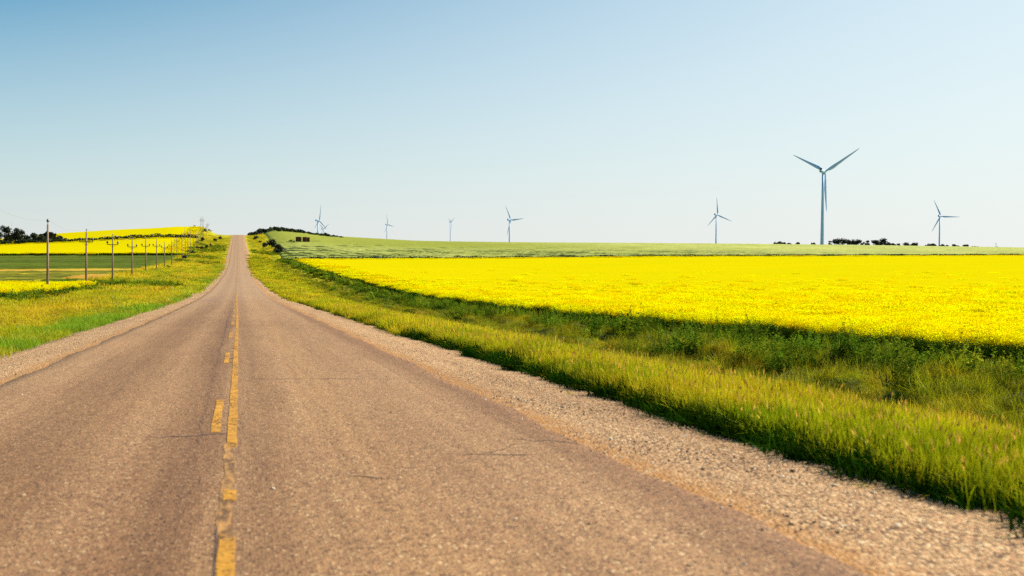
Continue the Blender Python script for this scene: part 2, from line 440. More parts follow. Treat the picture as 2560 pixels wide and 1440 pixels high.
# ------------------------------------------------------------------ ground sheet
def lin(*segs):
    out = []
    for a, b, st in segs: out += list(np.arange(a, b, st))
    out.append(segs[-1][1]); return np.array(out)

def grid(xs, ys, zf):
    X, Y = np.meshgrid(xs, ys); Z = zf(X, Y)
    v = np.stack([X, Y, Z], -1).reshape(-1, 3)
    nx, ny = len(xs), len(ys)
    i = (np.arange(ny-1)[:, None]*nx + np.arange(nx-1)[None]).ravel()
    return v, np.stack([i, i+1, i+nx+1, i+nx], -1)

xs = lin((-9000, -3000, 1500), (-3000, -900, 300), (-900, -400, 100), (-400, -60, 20), (-60, -26, 4), (-26, -4, .9), (-4, 4, 2), (4, 30, .8),
         (30, 80, 5), (80, 900, 20), (900, 3000, 300), (3000, 9000, 1500))
ys = lin((-300, -60, 40), (-60, -10, 10), (-10, 60, 1), (60, 200, 2.5), (200, 1000, 5), (1000, 1300, 15), (1300, 2000, 70), (2000, 12000, 1000))
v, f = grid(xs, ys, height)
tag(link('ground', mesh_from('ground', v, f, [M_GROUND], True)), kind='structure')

# ------------------------------------------------------------------ road, shoulders, markings
def jit(y, seed, amp, freqs=(.9, 2.3, 5.1)):
    r = np.random.default_rng(seed); s = 0
    for k, fr in enumerate(freqs): s = s + np.sin(y*fr + r.uniform(0, 6.28))*amp/(k+1)
    return s
XL, XR = -3.78, 3.30
def cx(y):              # the road's centre drifts a touch to the left far out
    return -.15*sstep(40, 110, y)
def crown(x): return .045*(1-np.clip(np.abs(x+.24)/3.6, 0, 1)**1.6)

yr = lin((-12, 60, .25), (60, 200, 1), (200, 1150, 4))
cols = [XL, -3.5, -2.6, -1.4, -.24, 1.0, 2.1, 3.05, XR]
V = []
for k, c in enumerate(cols):
    x = c + cx(yr) + (jit(yr, 11+k, .045) if k in (0, len(cols)-1) else 0)
    V.append(np.stack([x, yr, ROADZ(yr)+crown(x)+.012], -1))
edgeL = V[0].copy(); edgeL[:, 2] -= .05; edgeL[:, 0] -= .06
edgeR = V[-1].copy(); edgeR[:, 2] -= .05; edgeR[:, 0] += .06
V = np.stack([edgeL]+V+[edgeR], 1); nx = V.shape[1]
i = (np.arange(len(yr)-1)[:, None]*nx + np.arange(nx-1)[None]).ravel()
road = tag(link('road', mesh_from('road', V.reshape(-1, 3), np.stack([i, i+1, i+nx+1, i+nx], -1), [M_ASPH], True)), kind='structure')

def shoulder(name, xa, xb, seed):
    y = lin((-12, 60, .2), (60, 200, 1), (200, 1150, 4))
    s = 1 if xb > 0 else -1
    wob = jit(y, seed, .10, (.35, 1.1, 2.7))
    flare = 4.2*np.exp(-((y-507)/4.5)**2)*(s > 0) + 2.0*np.exp(-((y-640)/30)**2)*(s < 0)*0
    P = []
    n = 7
    for k in range(n):
        u = k/(n-1)
        x = xa+(xb-xa)*u + cx(y) + s*u*(wob+flare)
        z = ROADZ(y) - .006 - .085*u**1.3 + (.012*np.sin(y*1.7+k)*(0 < k < n-1))
        P.append(np.stack([x, y, z], -1))
    last = P[-1].copy(); last[:, 0] += s*.25; last[:, 2] -= .14; P.append(last)
    if s < 0: P = P[::-1]
    P = np.stack(P, 1); m = P.shape[1]
    q = (np.arange(len(y)-1)[:, None]*m + np.arange(m-1)[None]).ravel()
    return tag(link(name, mesh_from(name, P.reshape(-1, 3), np.stack([q, q+1, q+m+1, q+m], -1), [M_GRAV], True)), kind='structure')
shoulder('gravel_shoulder', 3.1, 5.36, 3)
shoulder('gravel_shoulder', -3.6, -5.7, 4)

def strip(name, x0, w, y0, y1, mat, lift=.004, step=.15, seed=1, wob=.008):
    n = max(2, int((y1-y0)/step)+1); n = min(n, 4000)
    y = np.linspace(y0, y1, n)
    a = x0-w/2+cx(y)+jit(y, seed, wob, (2.1, 5.3, 11)); b = x0+w/2+cx(y)+jit(y, seed+1, wob, (2.4, 6.1, 12))
    # line ends are not square
    P = np.stack([np.stack([a, y, ROADZ(y)+crown(a)+.012+lift], -1), np.stack([b, y, ROADZ(y)+crown(b)+.012+lift], -1)], 1)
    q = np.arange(n-1)*2
    return link(name, mesh_from(name, P.reshape(-1, 3), np.stack([q, q+1, q+3, q+2], -1), [mat], False), road)

strip('solid_line', -.085, .100, -2, 400, M_PAINT, lift=.006, step=.12, seed=5, wob=.004)
strip('solid_line', -.085, .100, 400, 900, M_PAINT, step=2, seed=31)
strip('worn_line_patch', -.108, .085, 6.2, 10.2, M_PATCH, lift=.003, step=.06, seed=8, wob=.014)
for k in range(20):
    y0 = 11.0 + 9.55*k
    if y0 > 95: break
    strip('dashed_line_segment', -.262, .098, y0, y0+3.05, M_PAINT, lift=.006, seed=50+k, wob=.004)

def crack(pts, w, seed, name='sealed_crack', rough=.022):
    r = np.random.default_rng(seed); P = []
    for (x0, y0), (x1, y1) in zip(pts, pts[1:]):
        n = max(3, int(math.hypot(x1-x0, y1-y0)/.12))
        for t in np.linspace(0, 1, n, endpoint=False): P.append((x0+(x1-x0)*t, y0+(y1-y0)*t))
    P.append(pts[-1]); P = np.array(P); P[1:-1] += r.normal(0, rough, P[1:-1].shape)
    d = np.gradient(P, axis=0); d /= np.linalg.norm(d, axis=1)[:, None]+1e-9
    nn = np.stack([-d[:, 1], d[:, 0]], -1)*(w*.38*(.35+1.1*r.random(len(P)))*np.sin(np.linspace(.15, 3.0, len(P))))[:, None]
    A, B = P+nn, P-nn
    V = np.stack([np.stack([A[:, 0], A[:, 1], ROADZ(A[:, 1])+crown(A[:, 0])+.0155], -1), np.stack([B[:, 0], B[:, 1], ROADZ(B[:, 1])+crown(B[:, 0])+.0155], -1)], 1)
    q = np.arange(len(P)-1)*2
    return link(name, mesh_from(name, V.reshape(-1, 3), np.stack([q, q+1, q+3, q+2], -1), [M_TAR]), road)
crack([(-.6, 17.2), (.6, 16.9), (1.8, 16.6), (3.1, 16.3)], .035, 1)
crack([(-3.0, 39.2), (-.3, 39.0), (1.4, 38.5), (3.0, 38.0)], .05, 2)
crack([(.1, 36.4), (1.5, 36.1), (2.9, 35.5)], .04, 12)
crack([(-.95, 10.95), (-.5, 10.85), (.0, 10.85)], .055, 3)
crack([(1.9, 9.0), (2.25, 8.9), (2.8, 8.75)], .03, 4)
crack([(.75, 8.35), (1.0, 8.1), (1.25, 7.9)], .02, 5)
crack([(-3.3, 60), (0, 59), (3.0, 58)], .06, 6)
for k in range(7):        # short dark bumps worn into the strip between the two lines
    yk = 20.6+1.12*k
    crack([(-.205, yk), (-.15, yk+.02), (-.085, yk)], .20, 60+k, 'dark_bump', .004)
crack([(-.145, 5.0), (-.15, 5.8), (-.152, 6.6), (-.15, 7.4)], .014, 71, 'centre_seam', .004)
crack([(2.6, 9.9), (2.9, 9.6), (3.15, 9.5), (3.3, 9.2)], .03, 72)
crack([(2.2, 8.9), (2.5, 9.3), (2.9, 9.6)], .02, 73)
crack([(-3.4, 27), (-2, 26.8), (-.4, 26.7)], .03, 7)
crack([(-.43, 6), (-.42, 9), (-.43, 12), (-.42, 16), (-.45, 20), (-.44, 26), (-.47, 40), (-.47, 60)], .016, 8, 'centre_seam')

# ------------------------------------------------------------------ scatter (one object of countless stems)
def proto_collection(name, meshes):
    c = bpy.data.collections.new(name)
    for k, me in enumerate(meshes):
        o = bpy.data.objects.new(f'{name}_{k:02d}', me); c.objects.link(o)
    return c

def scatter(name, label, pts, rot, scl, idx, coll, sheet=None, sheet_mat=None, cat='plants'):
    """points (and an optional under-sheet) in one mesh; geometry nodes put a clump on every point"""
    n = len(pts)
    V = np.asarray(pts, np.float32); Fc = np.zeros((0, 4), int)
    sel = np.ones(n, bool)
    if sheet is not None:
        sv, sf = sheet
        V = np.concatenate([V, sv]); Fc = sf+n
        sel = np.concatenate([sel, np.zeros(len(sv), bool)])
    m = len(V)-n
    pad3 = np.zeros((m, 3))
    me = mesh_from(name, V, Fc, [sheet_mat] if sheet_mat else [], True, attrs={
        'rot': ('FLOAT_VECTOR', np.concatenate([rot, pad3]).astype(np.float32)),
        'scl': ('FLOAT_VECTOR', np.concatenate([scl, pad3+1]).astype(np.float32)),
        'idx': ('INT', np.concatenate([idx, np.zeros(m)]).astype(np.int32)),
        'sel': ('BOOLEAN', sel)})
    o = link(name, me)
    tag(o, label, cat, kind='stuff')
    ng = bpy.data.node_groups.new(name+'_nodes', 'GeometryNodeTree')
    ng.interface.new_socket('Geometry', in_out='INPUT', socket_type='NodeSocketGeometry')
    ng.interface.new_socket('Geometry', in_out='OUTPUT', socket_type='NodeSocketGeometry')
    N, L = ng.nodes.new, ng.links.new
    gi, go = N('NodeGroupInput'), N('NodeGroupOutput')
    iop = N('GeometryNodeInstanceOnPoints'); ci = N('GeometryNodeCollectionInfo')
    ci.inputs['Collection'].default_value = coll
    ci.inputs['Separate Children'].default_value = True; ci.inputs['Reset Children'].default_value = True
    def attr(nm, typ):
        a = N('GeometryNodeInputNamedAttribute'); a.data_type = typ; a.inputs['Name'].default_value = nm
        return [q for q in a.outputs if q.enabled and q.name == 'Attribute'][0]
    L(gi.outputs[0], iop.inputs['Points']); L(ci.outputs[0], iop.inputs['Instance'])
    iop.inputs['Pick Instance'].default_value = True
    L(attr('idx', 'INT'), iop.inputs['Instance Index']); L(attr('rot', 'FLOAT_VECTOR'), iop.inputs['Rotation'])
    L(attr('scl', 'FLOAT_VECTOR'), iop.inputs['Scale']); L(attr('sel', 'BOOLEAN'), iop.inputs['Selection'])
    if sheet is not None:
        j = N('GeometryNodeJoinGeometry'); dg = N('GeometryNodeDeleteGeometry')
        dg.domain = 'POINT'
        L(gi.outputs[0], dg.inputs['Geometry']); L(attr('sel', 'BOOLEAN'), dg.inputs['Selection'])
        L(dg.outputs[0], j.inputs[0]); L(iop.outputs[0], j.inputs[0]); L(j.outputs[0], go.inputs[0])
    else:
        L(iop.outputs[0], go.inputs[0])
    md = o.modifiers.new('scatter', 'NODES'); md.node_group = ng
    return o

def blades(r, n, rad, h0, h1, w, lean, heads=0.0, flat=0.0, square=False):
    """n tapered bent blades; returns verts, faces, t"""
    V = []; FQ = []; T = []
    for k in range(n):
        if square: bx, by = r.uniform(-rad, rad, 2)
        else:
            a = r.uniform(0, 6.283); q = rad*math.sqrt(r.random()); bx, by = q*math.cos(a), q*math.sin(a)
        h = r.uniform(h0, h1); a = r.uniform(0, 6.283); le = abs(r.normal(0, lean))
        if flat: a = r.normal(0, .5); le = flat*r.uniform(.6, 1.3)
        dx, dy = math.cos(a), math.sin(a)
        fa = r.uniform(0, 3.1416); fx, fy = math.cos(fa), math.sin(fa)
        ww = w*r.uniform(.6, 1.3)
        head = r.random() < heads
        if head: h *= r.uniform(1.0, 1.25); ww *= .5; le *= .6
        b = len(V)
        for j, t in enumerate((0, .4, .75, 1)):
            L_ = le*h*t*t; z = h*(t-.35*min(le, 1.6)*t*t) if not flat else h*.45*math.sin(t*2.2)
            x, y = bx+dx*L_, by+dy*L_
            wj = ww*(1, .85, .55, 0)[j]*.5
            if head and j == 3: wj = 0
            if j < 3:
                V += [(x-fx*wj, y-fy*wj, z-.03), (x+fx*wj, y+fy*wj, z-.03)]; T += [t*.9, t*.9]
            else:
                V.append((x, y, z-.03)); T.append(1.0)
        FQ += [(b, b+1, b+3, b+2), (b+2, b+3, b+5, b+4), (b+4, b+5, b+6)]
        if head:
            x, y, z = V[b+6]; hl = r.uniform(.05, .10)*(h1/.55); hw = max(.012, ww*1.6)
            for (ux, uy) in ((fx, fy), (-fy, fx)):
                c = len(V)
                V += [(x, y, z-hl*.3), (x+ux*hw, y+uy*hw, z+hl*.25), (x+dx*le*.06, y+dy*le*.06, z+hl), (x-ux*hw, y-uy*hw, z+hl*.25)]
                T += [2.0]*4; FQ.append((c, c+1, c+2, c+3))
    return np.array(V), FQ, np.array(T)

def grass_protos(name, mat, kinds, seed, kw2={}):
    ms = []
    for k, kw in enumerate(kinds):
        v, f, t = blades(np.random.default_rng(seed+k), **kw)
        t = np.where(t < 1.5, np.minimum(t*kw2.get(k, 1.0), 1.0), t)
        ms.append(mesh_from(f'{name}_{k}', v, f, [mat], False, attrs={'t': ('FLOAT', t)}))
    return ms

def in_view(p, margin=6.0, dmin=1.5):
    p = np.asarray(p); b = np.degrees(np.arctan2(p[:, 0], p[:, 1]))
    return (b > -12-margin) & (b < 42.7+margin) & (np.hypot(p[:, 0], p[:, 1]) > dmin)

def sow(r, x0, x1, y0, y1, dens, mask=None, zoff=0.0):
    if x1 <= x0 or y1 <= y0: return np.zeros((0, 3))
    n = int((x1-x0)*(y1-y0)*dens)
    x = r.uniform(x0, x1, n); y = r.uniform(y0, y1, n)
    k = in_view(np.stack([x, y], -1))
    if mask is not None: k &= mask(x, y)
    x, y = x[k], y[k]
    return np.stack([x, y, height(x, y)+zoff], -1)

def vnoise(x, y, sc, seed=0):
    """cheap smooth noise in 0..1 for sowing masks"""
    s = 0; r = np.random.default_rng(seed)
    for k in range(5):
        a = r.uniform(0, 6.28); fq = sc*(1.0+.55*k); ph = r.uniform(0, 6.28)
        s = s + np.sin((x*math.cos(a)+y*math.sin(a))*fq+ph)/(1+.4*k)
    return .5+.5*np.clip(s/2.2, -1, 1)

class Sower:
    def __init__(s): s.p = []; s.r = []; s.s = []; s.i = []
    def add(s, r, pts, idx, smin=.8, smax=1.2, tilt=.12, rotz=None, zs=1.0):
        n = len(pts)
        rot = np.stack([r.normal(0, tilt, n), r.normal(0, tilt, n), r.uniform(0, 6.283, n) if rotz is None else rotz], -1)
        sc = r.uniform(smin, smax, n)
        zz = sc*(zs if np.isscalar(zs) else zs)
        s.p.append(pts); s.r.append(rot); s.s.append(np.stack([sc, sc, zz], -1))
        s.i.append(r.integers(idx[0], idx[1], n))
    def go(s, name, label, coll, **kw):
        return scatter(name, label, np.concatenate(s.p), np.concatenate(s.r), np.concatenate(s.s), np.concatenate(s.i), coll, **kw)

# ---- right verge: tall backlit grass
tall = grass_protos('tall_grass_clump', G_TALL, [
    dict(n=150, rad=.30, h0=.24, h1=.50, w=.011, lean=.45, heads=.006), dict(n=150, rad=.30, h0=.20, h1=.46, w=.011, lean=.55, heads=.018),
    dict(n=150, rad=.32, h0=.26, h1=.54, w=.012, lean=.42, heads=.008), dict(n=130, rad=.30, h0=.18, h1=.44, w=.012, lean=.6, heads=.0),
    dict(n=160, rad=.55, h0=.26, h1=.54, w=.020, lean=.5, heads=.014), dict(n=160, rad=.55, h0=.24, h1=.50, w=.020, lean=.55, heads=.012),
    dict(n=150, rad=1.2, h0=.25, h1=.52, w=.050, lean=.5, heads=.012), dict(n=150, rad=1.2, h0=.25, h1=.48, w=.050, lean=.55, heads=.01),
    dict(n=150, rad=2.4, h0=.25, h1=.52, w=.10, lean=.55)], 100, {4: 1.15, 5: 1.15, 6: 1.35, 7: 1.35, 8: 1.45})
tall += grass_protos('shade_blade_clump', G_SHADE, [dict(n=170, rad=.32, h0=.10, h1=.34, w=.020, lean=.7), dict(n=170, rad=.6, h0=.10, h1=.32, w=.035, lean=.7)], 130)
C_TALL = proto_collection('tall_grass_clumps', tall)
r = np.random.default_rng(21)
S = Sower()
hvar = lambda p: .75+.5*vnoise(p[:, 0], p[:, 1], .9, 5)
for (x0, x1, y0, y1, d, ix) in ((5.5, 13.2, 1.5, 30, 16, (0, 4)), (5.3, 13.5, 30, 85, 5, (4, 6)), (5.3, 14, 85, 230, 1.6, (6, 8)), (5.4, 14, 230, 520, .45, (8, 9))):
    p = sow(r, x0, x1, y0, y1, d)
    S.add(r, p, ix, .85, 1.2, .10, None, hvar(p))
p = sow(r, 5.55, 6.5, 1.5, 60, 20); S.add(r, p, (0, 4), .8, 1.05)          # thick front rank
p = sow(r, 5.28, 6.3, 1.5, 60, 24); S.add(r, p, (9, 10), .9, 1.3)  # added dark blades that paint a shaded foot along the grass front
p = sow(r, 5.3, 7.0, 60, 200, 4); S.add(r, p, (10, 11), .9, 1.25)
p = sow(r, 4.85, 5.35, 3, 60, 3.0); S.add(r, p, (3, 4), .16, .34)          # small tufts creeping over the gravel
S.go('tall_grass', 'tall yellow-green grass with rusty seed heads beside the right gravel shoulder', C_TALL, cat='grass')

# ---- right ditch: flattened grass in swirls
flat = grass_protos('flattened_clump', G_MAT, [
    dict(n=90, rad=.40, h0=.30, h1=.60, w=.012, lean=.4, flat=1.1), dict(n=90, rad=.40, h0=.25, h1=.55, w=.012, lean=.4, flat=1.3),
    dict(n=70, rad=.40, h0=.30, h1=.60, w=.012, lean=.7),
    dict(n=100, rad=1.2, h0=.4, h1=.8, w=.04, lean=.4, flat=1.2), dict(n=100, rad=2.2, h0=.4, h1=.8, w=.09, lean=.5)], 140)
C_FLAT = proto_collection('flattened_clumps', flat)
S = Sower()
def swirl(p): return vnoise(p[:, 0], p[:, 1], .45, 9)*7.0
for (x0, x1, y0, y1, d, ix) in ((12.6, 25.6, 10, 40, 4.6, (0, 3)), (12.8, 25.4, 40, 100, 2.0, (0, 3)), (13, 20, 100, 240, .9, (3, 4)), (13, 18, 240, 500, .3, (4, 5))):
    p = sow(r, x0, x1, y0, y1, d)
    p = p[vnoise(p[:, 0], p[:, 1], 1.7, 41) > .30]
    S.add(r, p, ix, .8, 1.3, .15, swirl(p)+r.normal(0, .35, len(p)), .6+.9*vnoise(p[:, 0], p[:, 1], 1.3, 4)**2)
for (x0, x1, y0, y1, d) in ((14.5, 25.5, 10, 45, 1.6), (15, 25.5, 45, 110, .55)):
    p = sow(r, x0, x1, y0, y1, d, lambda x, y: vnoise(x, y, .6, 27) > .56)
    S.add(r, p, (2, 3), .8, 1.25, .22, None, 1.0+.7*r.random(len(p)))
for (qx, qy, n) in ((18.6, 22.4, 26), (20.0, 23.8, 22), (17.6, 20.6, 14), (21.5, 26.5, 12), (16.8, 24.5, 10), (19.5, 35, 10), (18.4, 47, 10), (21, 60, 12)):   # pale leaning tussocks
    pp = np.stack([r.normal(qx, .55, n), r.normal(qy, .6, n)], -1); pp = np.concatenate([pp, height(pp[:, 0], pp[:, 1])[:, None]], -1)
    S.add(r, pp, (2, 3), .9, 1.25, .34, None, 1.0+.4*r.random(n))
S.go('flattened_grass', 'flattened swirling dry grass along the bottom of the right ditch', C_FLAT, cat='grass')

# ---- leafy weeds
def weed_mesh(name, r, n, rad, h0, h1, leaf, mat, nl=14):
    V = []; FQ = []; T = []
    for k in range(n):
        a = r.uniform(0, 6.283); q = rad*math.sqrt(r.random()); bx, by = q*math.cos(a), q*math.sin(a)
        h = r.uniform(h0, h1); lx, ly = r.normal(0, .12, 2)*h
        b = len(V); w = .006+leaf*.05
        V += [(bx-w, by, 0), (bx+w, by, 0), (bx+lx, by+ly, h)]; T += [.2, .2, .8]; FQ.append((b, b+1, b+2))
        for j in range(nl):
            u = r.uniform(.12, 1.0); px, py, pz = bx+lx*u, by+ly*u, h*u
            aa = r.uniform(0, 6.283); el = r.uniform(-.5, .7); s = leaf*r.uniform(.5, 1.2)*(1.15-.5*u)
            d = np.array([math.cos(aa)*math.cos(el), math.sin(aa)*math.cos(el), math.sin(el)])
            e = np.array([-math.sin(aa), math.cos(aa), r.normal(0, .4)])
            p0 = np.array([px, py, pz]); c = len(V)
            V += [tuple(p0), tuple(p0+d*s*.5+e*s*.28), tuple(p0+d*s-np.array([0, 0, .15*s])), tuple(p0+d*s*.5-e*s*.28)]
            T += [u*.5, u, u, u]; FQ.append((c, c+1, c+2, c+3))
    return mesh_from(name, np.array(V), FQ, [mat], False, attrs={'t': ('FLOAT', np.array(T))})
rw = np.random.default_rng(5)
weeds = [weed_mesh('weed_clump', rw, 16, .35, .22, .62, .09, G_WEED), weed_mesh('weed_clump', rw, 14, .35, .25, .8, .10, G_WEED),
         weed_mesh('weed_clump', rw, 7, .25, .6, 1.05, .08, G_WEED, 20),
         weed_mesh('weed_clump', rw, 22, 1.0, .35, .85, .22, G_WEED), weed_mesh('weed_clump', rw, 26, 2.0, .4, .9, .42, G_WEED)]
C_WEED = proto_collection('weed_clumps', weeds)
S = Sower()
edge = lambda x, y: vnoise(x, y, .55, 3) > .80-.72*sstep(20, 26, x)
for (x0, x1, y0, y1, d, ix) in ((18, 26.4, 10, 50, 2.6, (0, 3)), (18, 26.4, 50, 110, 1.4, (0, 3)), (16.5, 26.6, 110, 250, .9, (3, 4)), (17, 27, 250, 520, .32, (4, 5))):
    p = sow(r, x0, x1, y0, y1, d, edge)
    hv = (.2+1.5*vnoise(p[:, 0], p[:, 1], 1.3, 6)**1.5)*(1-.45*sstep(24.5, 26.5, p[:, 0]))*.85
    S.add(r, p, ix, .7, 1.3, .22, None, hv)
for (x0, x1, y0, y1, d) in ((18.5, 25.2, 10, 60, .60), (18.5, 25.2, 60, 130, .42)):      # lumps of taller growth
    p = sow(r, x0, x1, y0, y1, d, lambda x, y: vnoise(x, y, .5, 3) > .62-.35*sstep(19, 25, x))
    for q in range(3):
        pp = p+np.stack([r.normal(0, .28, len(p)), r.normal(0, .28, len(p)), np.zeros(len(p))], -1); pp[:, 2] = height(pp[:, 0], pp[:, 1])
        S.add(r, pp, (0, 2), 1.1, 1.9, .25, None, .8+.5*r.random(len(pp)))
S.go('weeds', 'dark green leafy weeds between the right ditch and the yellow field', C_WEED, cat='weeds')
S = Sower()
for (x0, x1, y0, y1, d) in ((-70, -25, 164, 178, 1.3), (-27, -9.5, 170, 184, 1.0), (-21.5, -17, 90, 150, .10)):
    p = sow(r, x0, x1, y0, y1, d, lambda x, y: vnoise(x, y, .3, 8) > .28)
    S.add(r, p, (3, 4), .9, 1.4, .15, None, .8+.5*r.random(len(p)))
p = sow(r, -26, -8, 420, 700, .10, lambda x, y: vnoise(x, y, .06, 18) > .5); S.add(r, p, (4, 5), .5, 1.1)
p = sow(r, 7, 26, 380, 600, .14, lambda x, y: vnoise(x, y, .07, 12) > .55); S.add(r, p, (4, 5), .5, 1.0)
S.go('weeds', 'dark green weed band crossing the grass behind the nearest utility poles', C_WEED, cat='weeds')

# ---- left verge
short = grass_protos('short_grass_clump', G_GREEN, [
    dict(n=70, rad=.45, h0=.14, h1=.34, w=.012, lean=.5), dict(n=70, rad=.45, h0=.12, h1=.30, w=.012, lean=.6),
    dict(n=90, rad=.9, h0=.15, h1=.34, w=.03, lean=.5), dict(n=110, rad=2.0, h0=.15, h1=.36, w=.07, lean=.5)], 200)
C_SHORT = proto_collection('short_grass_clumps', short)
S = Sower()
for (x0, x1, y0, y1, d, ix) in ((-8.6, -5.75, 18, 60, 9, (0, 2)), (-8.6, -6.0, 60, 130, 3, (2, 3)), (-8.2, -6.4, 130, 420, .5, (3, 4))):
    p = sow(r, x0, x1, y0, y1, d, lambda x, y: (x > -7.2) | (vnoise(x, y, .6, 2) > .5))
    S.add(r, p, ix, .8, 1.3, .1, None, .8+.5*vnoise(p[:, 0], p[:, 1], .7, 3))
S.go('short_grass', 'short bright green grass along the left gravel shoulder', C_SHORT, cat='grass')
oliv = grass_protos('olive_grass_clump', G_OLIVE, [
    dict(n=80, rad=.5, h0=.2, h1=.45, w=.012, lean=.5, heads=.06), dict(n=80, rad=.5, h0=.2, h1=.40, w=.012, lean=.55, heads=.02),
    dict(n=100, rad=1.1, h0=.2, h1=.45, w=.035, lean=.5, heads=.04), dict(n=120, rad=2.3, h0=.2, h1=.45, w=.08, lean=.5)], 230)
C_OLIV = proto_collection('olive_grass_clumps', oliv)
S = Sower()
for (x0, x1, y0, y1, d, ix) in ((-26, -7.4, 25, 70, 4.5, (0, 2)), (-27, -7.0, 70, 140, 1.5, (2, 3)), (-27, -7, 140, 300, .7, (2, 4)), (-27, -7, 300, 800, .18, (3, 4)),
                                (8, 19, 500, 850, .12, (3, 4))):
    p = sow(r, x0, x1, y0, y1, d)
    S.add(r, p, ix, .8, 1.3, .1, None, .75+.5*vnoise(p[:, 0], p[:, 1], .5, 13))
S.go('verge_grass', 'olive and straw coloured grass on the wide left verge under the poles', C_OLIV, cat='grass')

# ---- canola
def canola_mesh(name, r, half, plants, fl, fsize, h0=.95, h1=1.25, stems=True, leafn=7, lsz=.12, nr=.7):
    V = []; FQ = []; T = []; MI = []
    for k in range(plants):
        bx, by = r.uniform(-half, half, 2); h = r.uniform(h0, h1); lx, ly = r.normal(0, .05, 2)
        if stems:
            w = .007*(1+half); a = r.uniform(0, 3.14); wx, wy = w*math.cos(a), w*math.sin(a); b = len(V)
            V += [(bx-wx, by-wy, -.05), (bx+wx, by+wy, -.05), (bx+lx, by+ly, h)]; T += [.1, .1, .9]; FQ.append((b, b+1, b+2)); MI.append(0)
            for j in range(leafn):
                u = r.uniform(.08, .72); aa = r.uniform(0, 6.283); s = lsz*r.uniform(.6, 1.3)
                d = np.array([math.cos(aa), math.sin(aa), r.uniform(-.3, .6)]); e = np.array([-math.sin(aa), math.cos(aa), r.normal(0, .3)])
                p0 = np.array([bx+lx*u, by+ly*u, h*u]); c = len(V)
                V += [tuple(p0), tuple(p0+d*s*.5+e*s*.3), tuple(p0+d*s), tuple(p0+d*s*.5-e*s*.3)]; T += [u*.6]*4; FQ.append((c, c+1, c+2, c+3)); MI.append(0)
        for j in range(fl):
            aa = r.uniform(0, 6.283); q = abs(r.normal(0, .13))
            z = h+.04-abs(r.normal(0, .11)); s = fsize*r.uniform(.6, 1.25)
            p0 = np.array([bx+lx+q*math.cos(aa), by+ly+q*math.sin(aa), z])
            nrm = np.array([r.normal(0, nr), r.normal(0, nr), 1.0]); nrm /= np.linalg.norm(nrm)
            e1 = np.cross(nrm, [math.cos(aa), math.sin(aa), .1]); e1 /= np.linalg.norm(e1); e2 = np.cross(nrm, e1)
            c = len(V); V += [tuple(p0-e1*s), tuple(p0+e2*s), tuple(p0+e1*s), tuple(p0-e2*s)]; T += [r.random()]*4
            FQ.append((c, c+1, c+2, c+3)); MI.append(1)
    return mesh_from(name, np.array(V), FQ, [G_STEM, G_FLOWER], False, MI, {'t': ('FLOAT', np.array(T))})
rc = np.random.default_rng(77)
can = [canola_mesh('canola_clump', rc, .55, 30, 28, .023, nr=.45) for _ in range(4)]
can += [canola_mesh('canola_clump', rc, 1.1, 70, 20, .042, lsz=.2, nr=.32) for _ in range(3)]
can += [canola_mesh('canola_clump', rc, 2.6, 190, 12, .10, h0=1.1, h1=1.2, lsz=.35, leafn=1, nr=.18) for _ in range(3)]
C_CAN = proto_collection('canola_clumps', can)
def mat_under():
    s = NT('canola_canopy'); p = s.pos()
    n = s.noise(1.1, 6, .75, s.scaled(p, (.7, 1, 1)))
    c = s.mix(s.smooth(n, .28, .72), (.53, .445, .0015), (.69, .575, .0015))
    wide = s.noise(.035, 4, .6, s.scaled(p, (.5, 1, 1)))
    c = s.mix(s.smooth(wide, .40, .70), c, s.mix(1.0, c, (1.06, 1.02, 1.0), 'MULTIPLY'))
    thin = s.noise(.22, 5, .72, s.scaled(p, (.22, 1, 1)))      # thin spots where the stems show
    c = s.mix(s.math('MULTIPLY', s.smooth(thin, .58, .80), .30), c, (.36, .33, .004))
    row = s.noise(.6, 4, .7, s.scaled(p, (.05, 1, 1)))
    c = s.mix(.7, c, s.ramp(row, [(.30, (.90, .90, .9)), (.5, (1, 1, 1)), (.70, (1.05, 1.05, 1))]), 'MULTIPLY')
    d = s.n('ShaderNodeBsdfDiffuse'); s.l(c, d.inputs[0]); t = s.n('ShaderNodeBsdfTranslucent'); s.l(c, t.inputs[0])
    m = s.n('ShaderNodeMixShader'); m.inputs[0].default_value = .2
    s.l(d.outputs[0], m.inputs[1]); s.l(t.outputs[0], m.inputs[2]); s.l(m.outputs[0], s.out.inputs[0]); return s.m
M_UNDER = mat_under()
XE = 28.0
def tram(x, y):
    """thin wheel tracks and thin spots in the crop"""
    return np.ones_like(x, bool)
